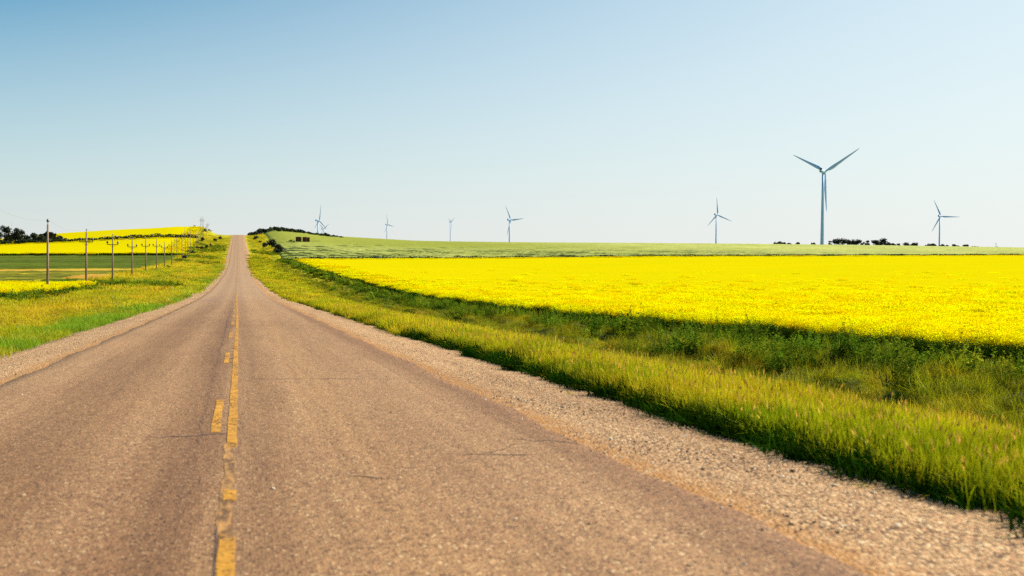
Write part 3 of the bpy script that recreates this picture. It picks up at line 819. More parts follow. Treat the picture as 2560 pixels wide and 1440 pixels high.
def canola_field(name, label, x0, x1, y0, y1, near, mid, seed, xin=2.0, sheet_step=(6, 6), hh=1.04):
    r = np.random.default_rng(seed); S = Sower()
    bands = []
    if near: bands.append((y0, min(y1, near), 3.0 if near < 61 else 2.6, (0, 4), 999))
    d2 = lambda p: np.hypot(p[:, 0], p[:, 1])
    # three rings by distance: fine, middle and coarse clumps
    p = sow(r, x0, min(x1, 100), y0, min(y1, 100), 2.9); p = p[d2(p) < 62+38*r.random(len(p))] if len(p) else p
    if len(p): S.add(r, p, (0, 4), .9, 1.1, .05, None, .93+.12*vnoise(p[:, 0], p[:, 1], .8, 2))
    p = sow(r, x0, min(x1, 330), y0, min(y1, 330), .85)
    inner = lambda p, m: (p[:, 0] > x0+m) & (p[:, 0] < x1-m) & (p[:, 1] > y0+m) & (p[:, 1] < y1-m)
    k = (d2(p) >= 66) & (d2(p) < 330) & ((d2(p) < 190) | inner(p, 6)) & (~inner(p, 4) | (r.random(len(p)) < .95*np.exp(-np.maximum(d2(p)-72, 0)/42))) if len(p) else []
    if len(p) and k.any(): p = p[k]; S.add(r, p, (4, 7), .9, 1.15, .04, None, .93+.12*vnoise(p[:, 0], p[:, 1], .5, 2))
    p = sow(r, x0+.3, x1, y0, y1, .18); k = (d2(p) >= 185) & ((p[:, 0] < x0+6) | (p[:, 0] > x1-7) | (p[:, 1] < y0+7) | (p[:, 1] > y1-5))
    if k.any(): p = p[k]; S.add(r, p, (7, 10), .9, 1.2, .02, None, .94+.12*vnoise(p[:, 0], p[:, 1], .3, 2))
    gx = np.arange(x0+xin, x1-xin+.1, sheet_step[0]) if x1-x0 > 12 else np.array([x0+1, x1-1])
    gy = np.arange(y0+xin, y1-xin+.1, sheet_step[1])
    v, f = grid(gx, gy, lambda a, b: height(a, b)+hh)
    return S.go(name, label, C_CAN, sheet=(v, f), sheet_mat=M_UNDER, cat='canola')
canola_field('canola_field', 'broad bright yellow canola field in bloom on the right of the road', XE, 470, 12, 498, 75, 190, 1, 2.2)
canola_field('canola_field', 'small yellow canola patch by the nearest pole on the left', -75, -21.2, 84, 160, 0, 0, 2, 2.0, hh=.8)
canola_field('canola_field', 'yellow canola field on the left below the dark hedge line', -330, -27, 505, 684, 0, 0, 3, 2.2)
canola_field('canola_field', 'yellow canola field rising to the left skyline above the hedge line', -330, -29, 694, 905, 0, 0, 4, 2.2)

# ------------------------------------------------------------------ other crops (sheets that stand on the land)
def crop(name, label, x0, x1, y0, y1, h, mat, step, seed, lodge=None, rough=.10, cat='crop', yng=None):
    r = np.random.default_rng(seed)
    nx = max(3, int((x1-x0)/step[0])); ny = max(3, int((y1-y0)/step[1]))
    gx = np.linspace(x0, x1, nx); gy = np.linspace(y0, y1, ny)
    X, Y = np.meshgrid(gx, gy)
    lay = lodge(X, Y) if lodge is not None else np.zeros_like(X)
    Z = height(X, Y)+h+r.normal(0, rough, X.shape) - lay*h*.55
    X = X + r.normal(0, step[0]*.2, X.shape); Yj = Y + r.normal(0, step[1]*.2, X.shape)
    rim = np.zeros_like(X, bool); rim[0, :] = rim[-1, :] = True; rim[:, 0] = rim[:, -1] = True
    Z = np.where(rim, height(X, Yj)-.05, Z)
    v = np.stack([X, Yj, Z], -1).reshape(-1, 3)
    i = (np.arange(ny-1)[:, None]*nx + np.arange(nx-1)[None]).ravel()
    o = link(name, mesh_from(name, v, np.stack([i, i+1, i+nx+1, i+nx], -1), [mat], True, attrs={'lodged': ('FLOAT', lay.ravel().astype(np.float32)), 'young': ('FLOAT', (yng(X, Y) if yng is not None else np.zeros_like(X)).ravel().astype(np.float32))}))
    return tag(o, label, cat, kind='stuff')

def fbm(x, y, sx, sy, seed):
    return .5*vnoise(x*sx, y*sy, 1, seed)+.3*vnoise(x*sx*2.3, y*sy*2.3, 1, seed+1)+.2*vnoise(x*sx*5.1, y*sy*5.1, 1, seed+2)

M_CEREAL = mat_crop('pale_green_cereal', (.33, .35, .090), (.44, .44, .135), (.034, .052, .012), .03, stretch=(1, .5, 1))
M_LEFTC = mat_crop('dark_green_crop', (.048, .074, .007), (.115, .138, .013), (.03, .05, .01), .09, stretch=(.12, 1.2, 1))
M_STUB = mat_crop('orange_stubble', (.42, .22, .03), (.46, .29, .04), (.2, .12, .03), .05, stretch=(.4, 1, 1))
M_YGRN = mat_crop('mixed_green_growth', (.045, .065, .007), (.22, .19, .018), (.04, .06, .01), .05, stretch=(.16, 2.6, 1))
def lodge(X, Y):
    band = sstep(513, 520, Y)*(1-sstep(575, 640, Y))*(1-.85*sstep(240, 400, X))
    n = fbm(X+.55*Y, Y-.25*X, .42, .30, 40)*.62+.38*fbm(X, Y, .06, .045, 44)+np.random.default_rng(4).normal(0, .035, X.shape)
    a = sstep(.45, .53, n)*np.clip(band, 0, 1)
    far = .9*sstep(524, 528, Y)*(1-sstep(534, 540, Y))*sstep(160, 300, X)*sstep(.38, .55, fbm(X, Y, .09, .02, 71))
    few = .75*sstep(.60, .70, fbm(X, Y, .22, .10, 55))*(1-sstep(640, 720, Y))*sstep(560, 580, Y)*(1-sstep(200, 420, X))
    return np.clip(a+far+few, 0, 1)
crop('cereal_field', 'pale green cereal field with dark flattened streaks on the slope behind the yellow field', 21, 900, 506, 905, .75, M_CEREAL, (1.6, 1.4), 3, lodge, .09, yng=lambda X, Y: np.clip(.15+.75*sstep(585, 680, Y)*(1-sstep(150, 330, X))*(.55+.45*fbm(X, Y, .05, .03, 91))+.25*(1-sstep(200, 420, X)), 0, 1))
crop('green_crop', 'dark green crop field on the left before the yellow hillside', -330, -28, 330, 500, .45, M_LEFTC, (2.5, 2.5), 4, None, .06)
crop('stubble', 'long narrow orange stubble strip left of the poles', -200, -25, 298, 322, .12, M_STUB, (2.5, 2), 5, None, .03)
crop('stubble', 'short orange stubble patch behind the second and third poles', -36, -22.5, 222, 246, .3, M_STUB, (1.5, 1.5), 6, None, .03)
crop('mixed_growth', 'uneven green growth between the weed band and the orange stubble', -170, -26, 210, 297, .10, M_YGRN, (2, 2), 7, None, .05)

# ------------------------------------------------------------------ trees and shrubs
def crown_mesh(name, r, h, w, leaf, n, mat, style='round', base=.25):
    """leaf clumps filling several uneven lobes"""
    lobes = []
    nl = {'round': 7, 'tall': 8, 'shrub': 6, 'pine': 9, 'sparse': 6}[style]
    for k in range(nl):
        u = r.random()
        if style == 'pine': z = h*(base+(1-base)*(k+.5)/nl); q = w*.5*(.75-.5*(k/nl))*r.uniform(.2, 1); s = w*(.30-.15*k/nl)*r.uniform(.7, 1.2)
        elif style == 'tall': z = h*(base+(.95-base)*u); q = w*.5*r.uniform(0, .6); s = w*r.uniform(.2, .36)
        elif style == 'sparse': z = h*(base+(.9-base)*u); q = w*.5*r.uniform(.2, .9); s = w*r.uniform(.14, .24)
        elif style == 'shrub': z = h*r.uniform(.25, .70); q = w*.5*r.uniform(0, .75); s = min(w, h)*r.uniform(.28, .42)
        else: z = h*(base+(.82-base)*u); q = w*.5*r.uniform(.1, .65); s = w*r.uniform(.22, .34)
        a = r.uniform(0, 6.283); lobes.append((q*math.cos(a), q*math.sin(a), z, s))
    if style != 'sparse': lobes.append((0, 0, h-lobes[0][3]*.9, w*.22))
    V = []; FQ = []; T = []
    for k in range(n):
        cx_, cy_, cz, s = lobes[r.integers(len(lobes))]
        d = r.normal(0, 1, 3); d /= np.linalg.norm(d); q = s*r.uniform(.35, 1.08)
        p = np.array([cx_, cy_, cz])+d*q*np.array([1, 1, .8])
        if p[2] < .04*h: p[2] = .04*h
        nrm = d+r.normal(0, .7, 3); nrm /= np.linalg.norm(nrm)
        e1 = np.cross(nrm, r.normal(0, 1, 3)); e1 /= np.linalg.norm(e1); e2 = np.cross(nrm, e1)
        l = leaf*r.uniform(.5, 1.3); c = len(V)
        V += [tuple(p-e1*l), tuple(p+e2*l*.7), tuple(p+e1*l), tuple(p-e2*l*.7)]; T += [r.random()]*4
        FQ.append((c, c+1, c+2, c+3))
    return mesh_from(name, np.array(V), FQ, [mat], False, attrs={'t': ('FLOAT', np.array(T))}), lobes

def trunk_mesh(name, r, h, w, lobes):
    m = MB(); tr = max(.05, h*.028)
    bend = r.normal(0, .03, 2)*h
    m.tube([(0, 0, -.2), (bend[0]*.3, bend[1]*.3, h*.3), (bend[0], bend[1], h*.72)], [tr*1.35, tr, tr*.4], 8)
    for (x, y, z, s) in lobes[:5]:
        m.tube([(bend[0]*.3, bend[1]*.3, z*.45), (x*.5, y*.5, z*.72), (x, y, z)], [tr*.5, tr*.35, tr*.15], 5)
    return m.mesh(name, M_BARK, True)

TREE_CACHE = {}
def tree(name, label, cat, p, h, w, style, group=None, mat=None, leaf=None, n=None, seed=None, key=None):
    """a plant with trunk and crown; copies of a kind share their meshes"""
    mat = mat or G_TREE
    if key is None or key not in TREE_CACHE:
        r = np.random.default_rng(seed if seed is not None else abs(hash((round(p[0], 1), round(p[1], 1)))) % 99999)
        nm = n or 420
        cm, lobes = crown_mesh('crown', r, h, w, leaf or max(.12, w*.085), nm, mat, style)
        tm = trunk_mesh('trunk', r, h, w, lobes)
        if key: TREE_CACHE[key] = (cm, tm, h, w)
        sc = (1, 1, 1)
    else:
        cm, tm, h0, w0 = TREE_CACHE[key]; sc = (w/w0, w/w0, h/h0)
    t = thing(name, label, cat, (p[0], p[1], p[2]), random.uniform(0, 6.28), group)
    t.scale = sc
    link('trunk', tm, t); link('crown', cm, t)
    return t

def plant_px(px, py, wpx, hpx, depth=None):
    """land point at a photo pixel with the real width and height of what stands there"""
    if depth is None:
        p, d = ground_at(px, py)
    else:
        d = depth; p = at_depth(px, py, d); p[2] = hz(p[0], p[1])
    return p, wpx/F*d, hpx/F*d

# the dark grove at the far left: each tree stands behind the lower yellow field
GL = 'dark trees of the grove at the left edge'
for (px, top, w, st, lab) in (
        (-8, 574, 30, 'round', 'broad dark tree cut by the left photo edge, outermost of the grove'),
        (15, 569, 26, 'tall', 'tallest dark tree of the left grove with a narrow rounded top'),
        (33, 580, 26, 'round', 'low dark tree in the dip between the two tallest trees of the left grove'),
        (44, 572, 24, 'tall', 'ragged tall dark tree of the left grove with a thin spire on top'),
        (57, 576, 24, 'round', 'flat topped dark tree of the left grove with spiky branch ends'),
        (72, 589, 20, 'shrub', 'low dark bush in the gap of the left grove below yellow field'),
        (84, 582, 20, 'round', 'small mushroom shaped dark tree in the middle of the left grove'),
        (103, 584, 18, 'tall', 'slim dark tree just left of the nearest utility pole'),
        (115, 584, 16, 'tall', 'narrow dark tree hidden partly by the nearest utility pole'),
        (132, 577, 22, 'sparse', 'loose branched dark tree just right of the nearest utility pole'),
        (134, 592, 22, 'round', 'bushy dark tree under the loose branched one right of the nearest pole'),
        (153, 591, 24, 'round', 'rounded low dark tree at the right end of the left grove')):
    dep = 655+random.uniform(-8, 10)
    p = at_depth(px, 611, dep); p[2] = hz(p[0], p[1])
    topz = at_depth(px, top, dep)[2]
    tree('dark_tree', lab, 'tree', p, topz-p[2], w/F*dep*1.2, st, GL, n=700, leaf=.6, seed=300+px)
for (px, w, hh) in ((22, 40, 18), (60, 40, 17), (95, 40, 16), (125, 36, 16)):
    dep = 662
    p = at_depth(px, 611, dep); p[2] = hz(p[0], p[1])
    tree('dark_undergrowth', 'dense dark undergrowth bush filling the foot of the left grove', 'bush', p, hh/F*dep*1.4, w/F*dep*1.1, 'shrub', 'undergrowth of the left grove', n=520, leaf=.6, seed=390+px)

# groves on the right horizon
GR = 'dark trees on the right skyline'
for (px, base, top, w, st, lab) in (
        (1938, 612, 607, 16, 'shrub', 'flat dark shrub on the skyline left of the big turbine, leftmost of its clump'),
        (1948, 612, 605, 12, 'round', 'small pointed dark shrub in the skyline clump left of the big turbine'),
        (1960, 612, 606, 16, 'shrub', 'wide low dark shrub in the skyline clump left of the big turbine'),
        (1972, 612, 608, 12, 'shrub', 'lowest dark shrub at the right of the skyline clump left of the big turbine'),
        (1994, 612, 606, 12, 'shrub', 'lone domed dark shrub on the skyline left of the big turbine'),
        (2035, 612.5, 607, 12, 'shrub', 'little dark bush on the skyline right beside the big turbine tower'),
        (2074, 613, 603, 8, 'sparse', 'thin airy tree at the left end of the long dark grove'),
        (2086, 613, 598, 17, 'round', 'left round dark tree of the long grove beside the big turbine'),
        (2098, 613, 596.5, 18, 'round', 'tallest dark tree of the long grove beside the big turbine'),
        (2110, 613, 597, 18, 'round', 'dark tree right of the tallest in the long grove'),
        (2122, 613, 598.5, 17, 'round', 'dark tree in the middle of the long grove by the turbine'),
        (2134, 613, 599, 17, 'round', 'dark tree second from the right end of the long grove'),
        (2146, 613, 598.5, 16, 'round', 'dark tree at the right end of the long grove with a sloping side'),
        (2155, 613, 608, 8, 'shrub', 'tiny bush tailing off the right end of the long grove'),
        (2166, 613, 600, 12, 'sparse', 'thin see through tree standing alone right of the long grove'),
        (2170, 613, 608, 16, 'shrub', 'low bush at the foot of the see through tree right of the long grove'),
        (2188, 613, 599, 15, 'round', 'left dark tree of the arched pair on the skyline'),
        (2207, 613, 596, 20, 'round', 'right and taller dark tree of the arched pair on the skyline'),
        (2196, 613, 607, 22, 'shrub', 'low bush under the arch of the skyline pair'),
        (2222, 613, 606, 16, 'shrub', 'low bush sloping down right of the arched pair'),
        (2233, 613, 608.5, 12, 'shrub', 'small bush at the right tail of the arched pair'),
        (2248, 615, 609, 8, 'sparse', 'tiny pale tree alone between the arched pair and the twin bushes'),
        (2267, 616.5, 607, 19, 'round', 'left of the twin domed bushes on the right skyline'),
        (2285, 616.5, 608, 18, 'round', 'right of the twin domed bushes on the right skyline'),
        (2323, 617, 610, 18, 'shrub', 'left low half of the dark bush left of the right hand turbine'),
        (2333, 617, 609, 12, 'round', 'right taller half of the dark bush left of the right hand turbine'),
        (2356, 617, 611, 18, 'shrub', 'dark bush at the foot of the right hand turbine'),
        (2367, 617, 613, 10, 'shrub', 'small low bush just right of the right hand turbine'),
        (2386, 618, 610.5, 10, 'tall', 'pointed small tree right of the right hand turbine'),
        (2395, 618, 614, 6, 'shrub', 'speck of a bush right of the pointed small tree'),
        (2414, 619, 613, 11, 'round', 'rounded little bush farther right on the skyline'),
        (2431, 619.5, 617, 5, 'shrub', 'tiny flat bush, first of three dots at the right skyline'),
        (2437, 619.5, 616, 4, 'round', 'tiny upright bush, second of three dots at the right skyline'),
        (2444, 619.5, 617.5, 4, 'shrub', 'tiny flat bush, last of three dots at the right skyline')):
    dep = 1010+random.uniform(-6, 6)+max(0, px-2056)*.08
    p = at_depth(px, base, dep); p[2] = hz(p[0], p[1])-.1
    topz = at_depth(px, top, dep)[2]
    hh = max(1.2, topz-p[2])
    tree('skyline_tree' if hh > 4 else 'skyline_bush', lab, 'tree' if hh > 4 else 'bush', p, hh, w/F*dep*1.25, st, GR, n=520, leaf=.62, seed=500+px)

# shrubs along the hilltop right of the road, sharing four meshes
GS = 'shrubs along the hilltop right of the road'
rr = np.random.default_rng(61)
k = 0
ridge_line = Pchip([(622, 587), (640, 586.5), (655, 584), (668, 579.5), (680, 576), (700, 575), (730, 577), (752, 580), (775, 584), (800, 589), (830, 591), (856, 593)])
ridge_top = Pchip([(622, 584), (640, 579), (655, 574), (668, 570), (680, 565.5), (700, 567), (730, 569), (752, 573), (775, 579), (795, 582.5), (812, 582), (830, 586), (856, 590)])
for px in np.arange(624, 858, 4.4):
    px = float(px+rr.normal(0, .8)); dep = 842+rr.uniform(-22, 12)
    base = float(ridge_line(px)); top = float(ridge_top(px))+rr.uniform(-1.2, 2.2)
    p = at_depth(px, base, dep); p[2] = hz(p[0], p[1])-.1
    topz = at_depth(px, top, dep)[2]; hh = max(1.0, topz-p[2])
    if p[0] < 7.5: continue
    conifer = px < 662
    tree('hilltop_shrub', 'dark spiky shrub in the row beside the road crest, right of the road' if conifer else 'low dark green shrub in the row along the hilltop right of the road',
         'shrub', p, hh, rr.uniform(7.5, 11)/F*dep*1.15, 'tall' if conifer else 'shrub', GS, G_SHRUB if not conifer else G_TREE, 0.5, 420, 700+k, ('hill', conifer, k % 5)); k += 1

for (px, base, top, w, st, lab) in (
        (640, 599, 592, 9, 'round', 'small round dark bush alone on the grass slope right of the road crest'),
        (663, 620, 607, 12, 'round', 'left dark bush of the three standing right of the road'),
        (680, 622, 602, 18, 'round', 'tallest dark bush of the three right of the road with spiky top'),
        (697, 634, 613, 19, 'round', 'lowest and nearest dark bush of the three right of the road'),
        (650, 607, 603.5, 12, 'shrub', 'low dark patch of shrub just above the three dark bushes'),
        (727, 607, 604.5, 20, 'shrub', 'low dark scrub left of the rusty bale stacks')):
    p, ww, hh = plant_px(px, base, w, base-top)
    tree('roadside_bush', lab, 'bush', p, hh*1.2, ww*1.45, st, 'bushes right of the road', n=560, leaf=max(.2, ww*.12), seed=800+px)
for (px, base, top, w, st, lab, dep) in (
        (505, 607, 591, 12, 'sparse', 'small forked dark tree beside the hedge line below the left hill', None),
        (482, 634.5, 626, 15, 'shrub', 'dark bush at the corner of the left yellow field near the poles', None),
        (494, 622, 615, 12, 'shrub', 'left bush of the row on the bank left of the road', None),
        (506, 624, 615, 12, 'round', 'round bush in the middle of the row on the bank left of the road', None),
        (516, 622, 613, 11, 'round', 'third bush of the row on the bank left of the road', None),
        (527, 619, 609, 7, 'tall', 'slim upright bush at the right of the row on the left bank', None),
        (536, 604, 596, 16, 'shrub', 'long dark shrub just left of the road below its crest', None),
        (551, 599, 589, 12, 'shrub', 'dark shrub nearest the road crest on the left', None),
        (513, 580, 572, 10, 'shrub', 'brownish bush on the left hill beneath the farthest poles', None),
        (509, 567, 561.5, 11, 'shrub', 'dark bush on the very top of the left hill', 850),
        (487, 571, 566, 18, 'shrub', 'grey green shrub on the left hilltop, left of its dark bush', 850),
        (498, 570, 564.5, 14, 'shrub', 'middle grey green shrub on the left hilltop', 850),
        (523, 574, 569, 8, 'shrub', 'small dark shrub on the slope of the left hill toward the road', 850),
        (527, 576.5, 573.5, 4, 'round', 'tiny dot of a bush on the left hill slope', 850),
        (470, 641, 637, 8, 'shrub', 'low scrub at the right side of the dark ribbed box', None),
        (420, 669, 665, 14, 'shrub', 'low brown scrub at the foot of a pole on the left', None)):
    p, ww, hh = plant_px(px, base, w, base-top, dep)
    tree('bank_bush', lab, 'bush', p, hh, ww*1.1, st, 'bushes left of the road', G_TREE if st in ('sparse',) else G_SHRUB, n=360, leaf=max(.2, ww*.09), seed=900+px)

def hedge(name, label, x0, x1, yf, h, w, seed, step=1.6, leaf=.4):
    r = np.random.default_rng(seed); V = []; FQ = []; T = []
    n = int((x1-x0)/step*60)
    for k in range(n):
        x = r.uniform(x0, x1); y = yf(x)+r.normal(0, w*.3); z = hz(x, y)
        hh = h*(.8+.4*float(vnoise(np.array(x), np.array(y), .25, seed)))
        p = np.array([x, y, z+hh*abs(r.beta(1.6, 1.3))])
        d = r.normal(0, 1, 3); d /= np.linalg.norm(d); e1 = np.cross(d, r.normal(0, 1, 3)); e1 /= np.linalg.norm(e1); e2 = np.cross(d, e1)
        l = leaf*r.uniform(.6, 1.3); c = len(V)
        V += [tuple(p-e1*l), tuple(p+e2*l*.7), tuple(p+e1*l), tuple(p-e2*l*.7)]; T += [r.random()]*4; FQ.append((c, c+1, c+2, c+3))
    m = MB()
    t = thing(name, label, 'hedge', (0, 0, 0))
    link('foliage', mesh_from('foliage', np.array(V), FQ, [G_SHRUB], attrs={'t': ('FLOAT', np.array(T))}), t)
    return t
hedge('hedge', 'thin dark hedge line between the two yellow fields on the left', -235, -26, lambda x: 688.5, 3.2, 2.4, 5, 1.6, .5)
hedge('hedge', 'low dark strip of growth between the yellow field and pale green field on the right', 27, 475, lambda x: 502.5, 1.75, 2.0, 6, 2.2, .45)

# ------------------------------------------------------------------ utility poles and wires
POLEX = -23.0
POLES = [  # photo column, photo row of the top, crossarm style
    (118.5, 552, 0), (215, 573, 1), (281, 585, 1), (330, 595, 1), (364, 596, 1), (391, 598, 1), (411, 604, 1), (429, 601, 1), (442.5, 590, 1),
    (455, 577, 2), (463, 568, 2), (469.5, 573, 2), (476, 576, 1), (484, 577, 1), (491, 578, 1), (496, 579, 1), (502.5, 544, 1), (506, 541, 1), (508.8, 545, 1),
    (516.7, 560, 1), (520.3, 555, 2)]
ORD = ['nearest', 'second', 'third', 'fourth', 'fifth', 'sixth', 'seventh', 'eighth', 'ninth', 'tenth', 'eleventh', 'twelfth', 'thirteenth', 'fourteenth',
       'fifteenth', 'sixteenth', 'seventeenth', 'eighteenth', 'nineteenth', 'twentieth', 'farthest']
GP = 'utility poles along the left side of the road'
TOPS = []
def bell(z0, x=0, y=0, s=1.0):
    m = MB()
    prof = [(.0, .03), (.10, .03), (.12, .10), (.20, .115), (.27, .085), (.34, .05), (.37, .02)]
    m.tube([(x, y, z0+a*s) for a, b in prof], [b*s for a, b in prof], 10)
    return m
def utility_pole(x, y, h, style, label, far, lean):
    z = hz(x, y)
    t = thing('utility_pole', label, 'pole', (x, y, z), 0, GP)
    t.rotation_euler = (lean[1], lean[0], 0)
    k = 1.0 if far < 420 else .85
    m = MB(); m.tube([(0, 0, -.6), (0, 0, h*.5), (0, 0, h-.45)], [.165*k, .14*k, .105*k], 12)
    m.build('shaft', M_WOOD, t, True)
    m = MB(); m.tube([(0, 0, h-.46), (0, 0, h-.1)], [.03*k, .03*k], 6); m.build('top_pin', M_INS, t)
    if style == 0:
        bell(h-.30, 0, 0, 1.5).build('insulator', M_INS, t, True)
    else:
        bell(h-.30, 0, 0, .9*k).build('insulator', M_INS, t, True)
        za = h-2.0 if style == 1 else h*.80
        L_ = 1.0 if style == 1 else 1.5
        m = MB(); m.box((0, -.14*k, za), (2*L_, .11*k, .13*k), 0, .015); m.build('crossarm', M_ARM, t)
        for s in (-1, 1):
            bell(za+.05, s*(L_-.08), -.14*k, 1.7 if far < 400 else 1.0).build('insulator', M_INS, t, True)
            m = MB(); m.tube([(s*.55, -.20*k, za-.03), (0, -.16*k, za-.55)], .02*k, 5); m.build('brace', M_ARM, t)
        if style == 2 and far > 400:
            m = MB(); m.box((0, -.14*k, za-.9), (2*L_*.8, .11*k, .13*k), 0, .015); m.build('crossarm', M_ARM, t)
    return t, Vector((x+math.sin(lean[0])*h, y, z+h))
for k, (px, top, st) in enumerate(POLES):
    d = ray(px, 615); y = POLEX*d[1]/d[0]; x = POLEX
    depth = float(np.dot(np.array([x, y, 0]), FWD))
    zt = float(at_depth(px, top, depth)[2]); h = max(8.2, min(zt-hz(x, y), 17))
    det = {0: ' with no crossarm and a single dark insulator on top', 1: ' with a low crossarm', 2: ' with a wide crossarm'}[st]
    lab = (f'{ORD[k]} wooden utility pole left of the road' if k else 'nearest wooden utility pole')+det
    lean = (.018+random.uniform(-.006, .006) if k < 8 else random.uniform(-.004, .004), 0)
    x -= lean[0]*h*.5
    t, tp = utility_pole(x, y, h, st, lab, depth, lean); TOPS.append(tp)
t, tp = utility_pole(POLEX, 101.5, 9.4, 1, 'wooden utility pole just outside the left edge, before the nearest visible one', 90, (.01, 0))
PREV = tp
def wire(a, b, sag, label):
    pts = [a.lerp(b, u)-Vector((0, 0, 4*sag*u*(1-u))) for u in np.linspace(0, 1, 14)]
    m = MB(); m.tube(pts, .008, 5)
    return tag(m.build('overhead_wire', M_WIRE, None, True), label, 'wire', 'overhead wires between the poles')
chain = [PREV]+TOPS[:9]
for k, (a, b) in enumerate(zip(chain, chain[1:])):
    wire(a+Vector((0, 0, .12)), b+Vector((0, 0, .12)), .75, 'thin overhead wire from beyond the left edge to the nearest pole' if k == 0 else f'thin overhead wire between the {ORD[k-1]} and the {ORD[k]} pole')

# dark ribbed box at the foot of the poles
p, ww, hh = plant_px(461.5, 647, 11, 9)
t = thing('utility_box', 'dark ribbed box standing at the foot of the tall poles left of the road', 'box', tuple(p), 0)
m = MB(); m.box((0, 0, hh*.48), (ww, 1.3, hh*.9), 0, .05); m.build('cabinet', M_CAB, t)
m = MB(); m.box((0, 0, hh*.97), (ww*1.06, 1.45, .10), 0, .03); m.build('lid', M_CAB, t)
m = MB()
for q in np.linspace(-.42, .42, 7): m.box((ww*q, -.69, hh*.48), (.10, .08, hh*.8), 0, .02)
m.build('ribs', M_STEEL if False else M_CAB, t)

# ------------------------------------------------------------------ rusty bales on the slope
def bale_mesh(r, w, d, h):
    nx, ny, nz = 7, 5, 5
    m = MB(); m.box((0, 0, h/2), (w, d, h), 0, .16)
    me = m.mesh('straw_bale', M_BALE)
    import bmesh
    bm = bmesh.new(); bm.from_mesh(me)
    bmesh.ops.subdivide_edges(bm, edges=bm.edges[:], cuts=3, use_grid_fill=True)
    for v in bm.verts: v.co += Vector(r.normal(0, .05, 3))
    bm.to_mesh(me); bm.free(); return me
pb, db = ground_at(757, 607.3)
xb, yb, zb = pb
rb = np.random.default_rng(9)
per = db/F/math.cos(YAW)
GB = 'rusty straw bales stacked on the green slope'
def bale(pxc, wpx, level, hh, lab, dy=0.0, depth=2.2):
    w = wpx*per
    x = xb+(pxc-757)*per; y = yb+dy
    me = bale_mesh(rb, w, depth, hh)
    return tag(link('straw_bale', me, None, (x, y, hz(x, y)+level), (0, 0, rb.normal(0, .02))), lab, 'bale', GB)
H3 = 15*db/F/3
NM = ['bottom', 'middle', 'top']
for q in range(3):
    bale(747.2, 13.2, q*H3, H3*.985, f'{NM[q]} rusty straw bale of the left stack on the green slope')
    bale(761.3, 9.5, q*H3, H3*.985, f'{NM[q]} rusty straw bale in the left column of the right stack')
    bale(770.0, 7.2, q*H3*.96, H3*.945, f'{NM[q]} rusty straw bale in the lit right column of the right stack', .5)
bale(778.5, 5.0, 0, H3*.62, 'loose rusty straw bale next to the right stack on the slope', .3)
bale(785.0, 4.2, 0, H3*.55, 'second loose rusty straw bale to the right of the stacks', .2)
bale(798.0, 20, 0, H3*.30, 'long low row of collapsed rusty straw right of the stacks', .4)

# ------------------------------------------------------------------ wind turbines
def blade_mesh(L, kchord=1.0):
    """lofted tapered blade along +Z, chord along X"""
    st = [(0, 1.0, 1.0, 0), (.04, 1.0, 1.0, 0), (.10, 1.55, .75, 14), (.20, 1.9, .36, 12), (.35, 1.55, .26, 8), (.55, 1.15, .20, 4), (.75, .80, .16, 2), (.90, .52, .13, 0), (.97, .30, .12, 0), (1, .06, .2, 0)]
    V = []; FQ = []; n = 12
    base = L*.023*kchord
    for i, (u, c, th, tw) in enumerate(st):
        ch = base*c*1.0; a0 = R(tw)
        for k in range(n):
            a = 2*math.pi*k/n
            x = math.cos(a)*ch; y = math.sin(a)*ch*th
            x += -ch*.35*(1 if i > 1 else 0)*(0 if i < 2 else 1)
            V.append((x*math.cos(a0)-y*math.sin(a0), x*math.sin(a0)+y*math.cos(a0), u*L))
    for i in range(len(st)-1):
        for k in range(n): FQ.append((i*n+k, i*n+(k+1) % n, (i+1)*n+(k+1) % n, (i+1)*n+k))
    FQ += [tuple(reversed(range(n))), tuple(range((len(st)-1)*n, len(st)*n))]
    return mesh_from('blade', np.array(V), FQ, [M_WHITE], True)

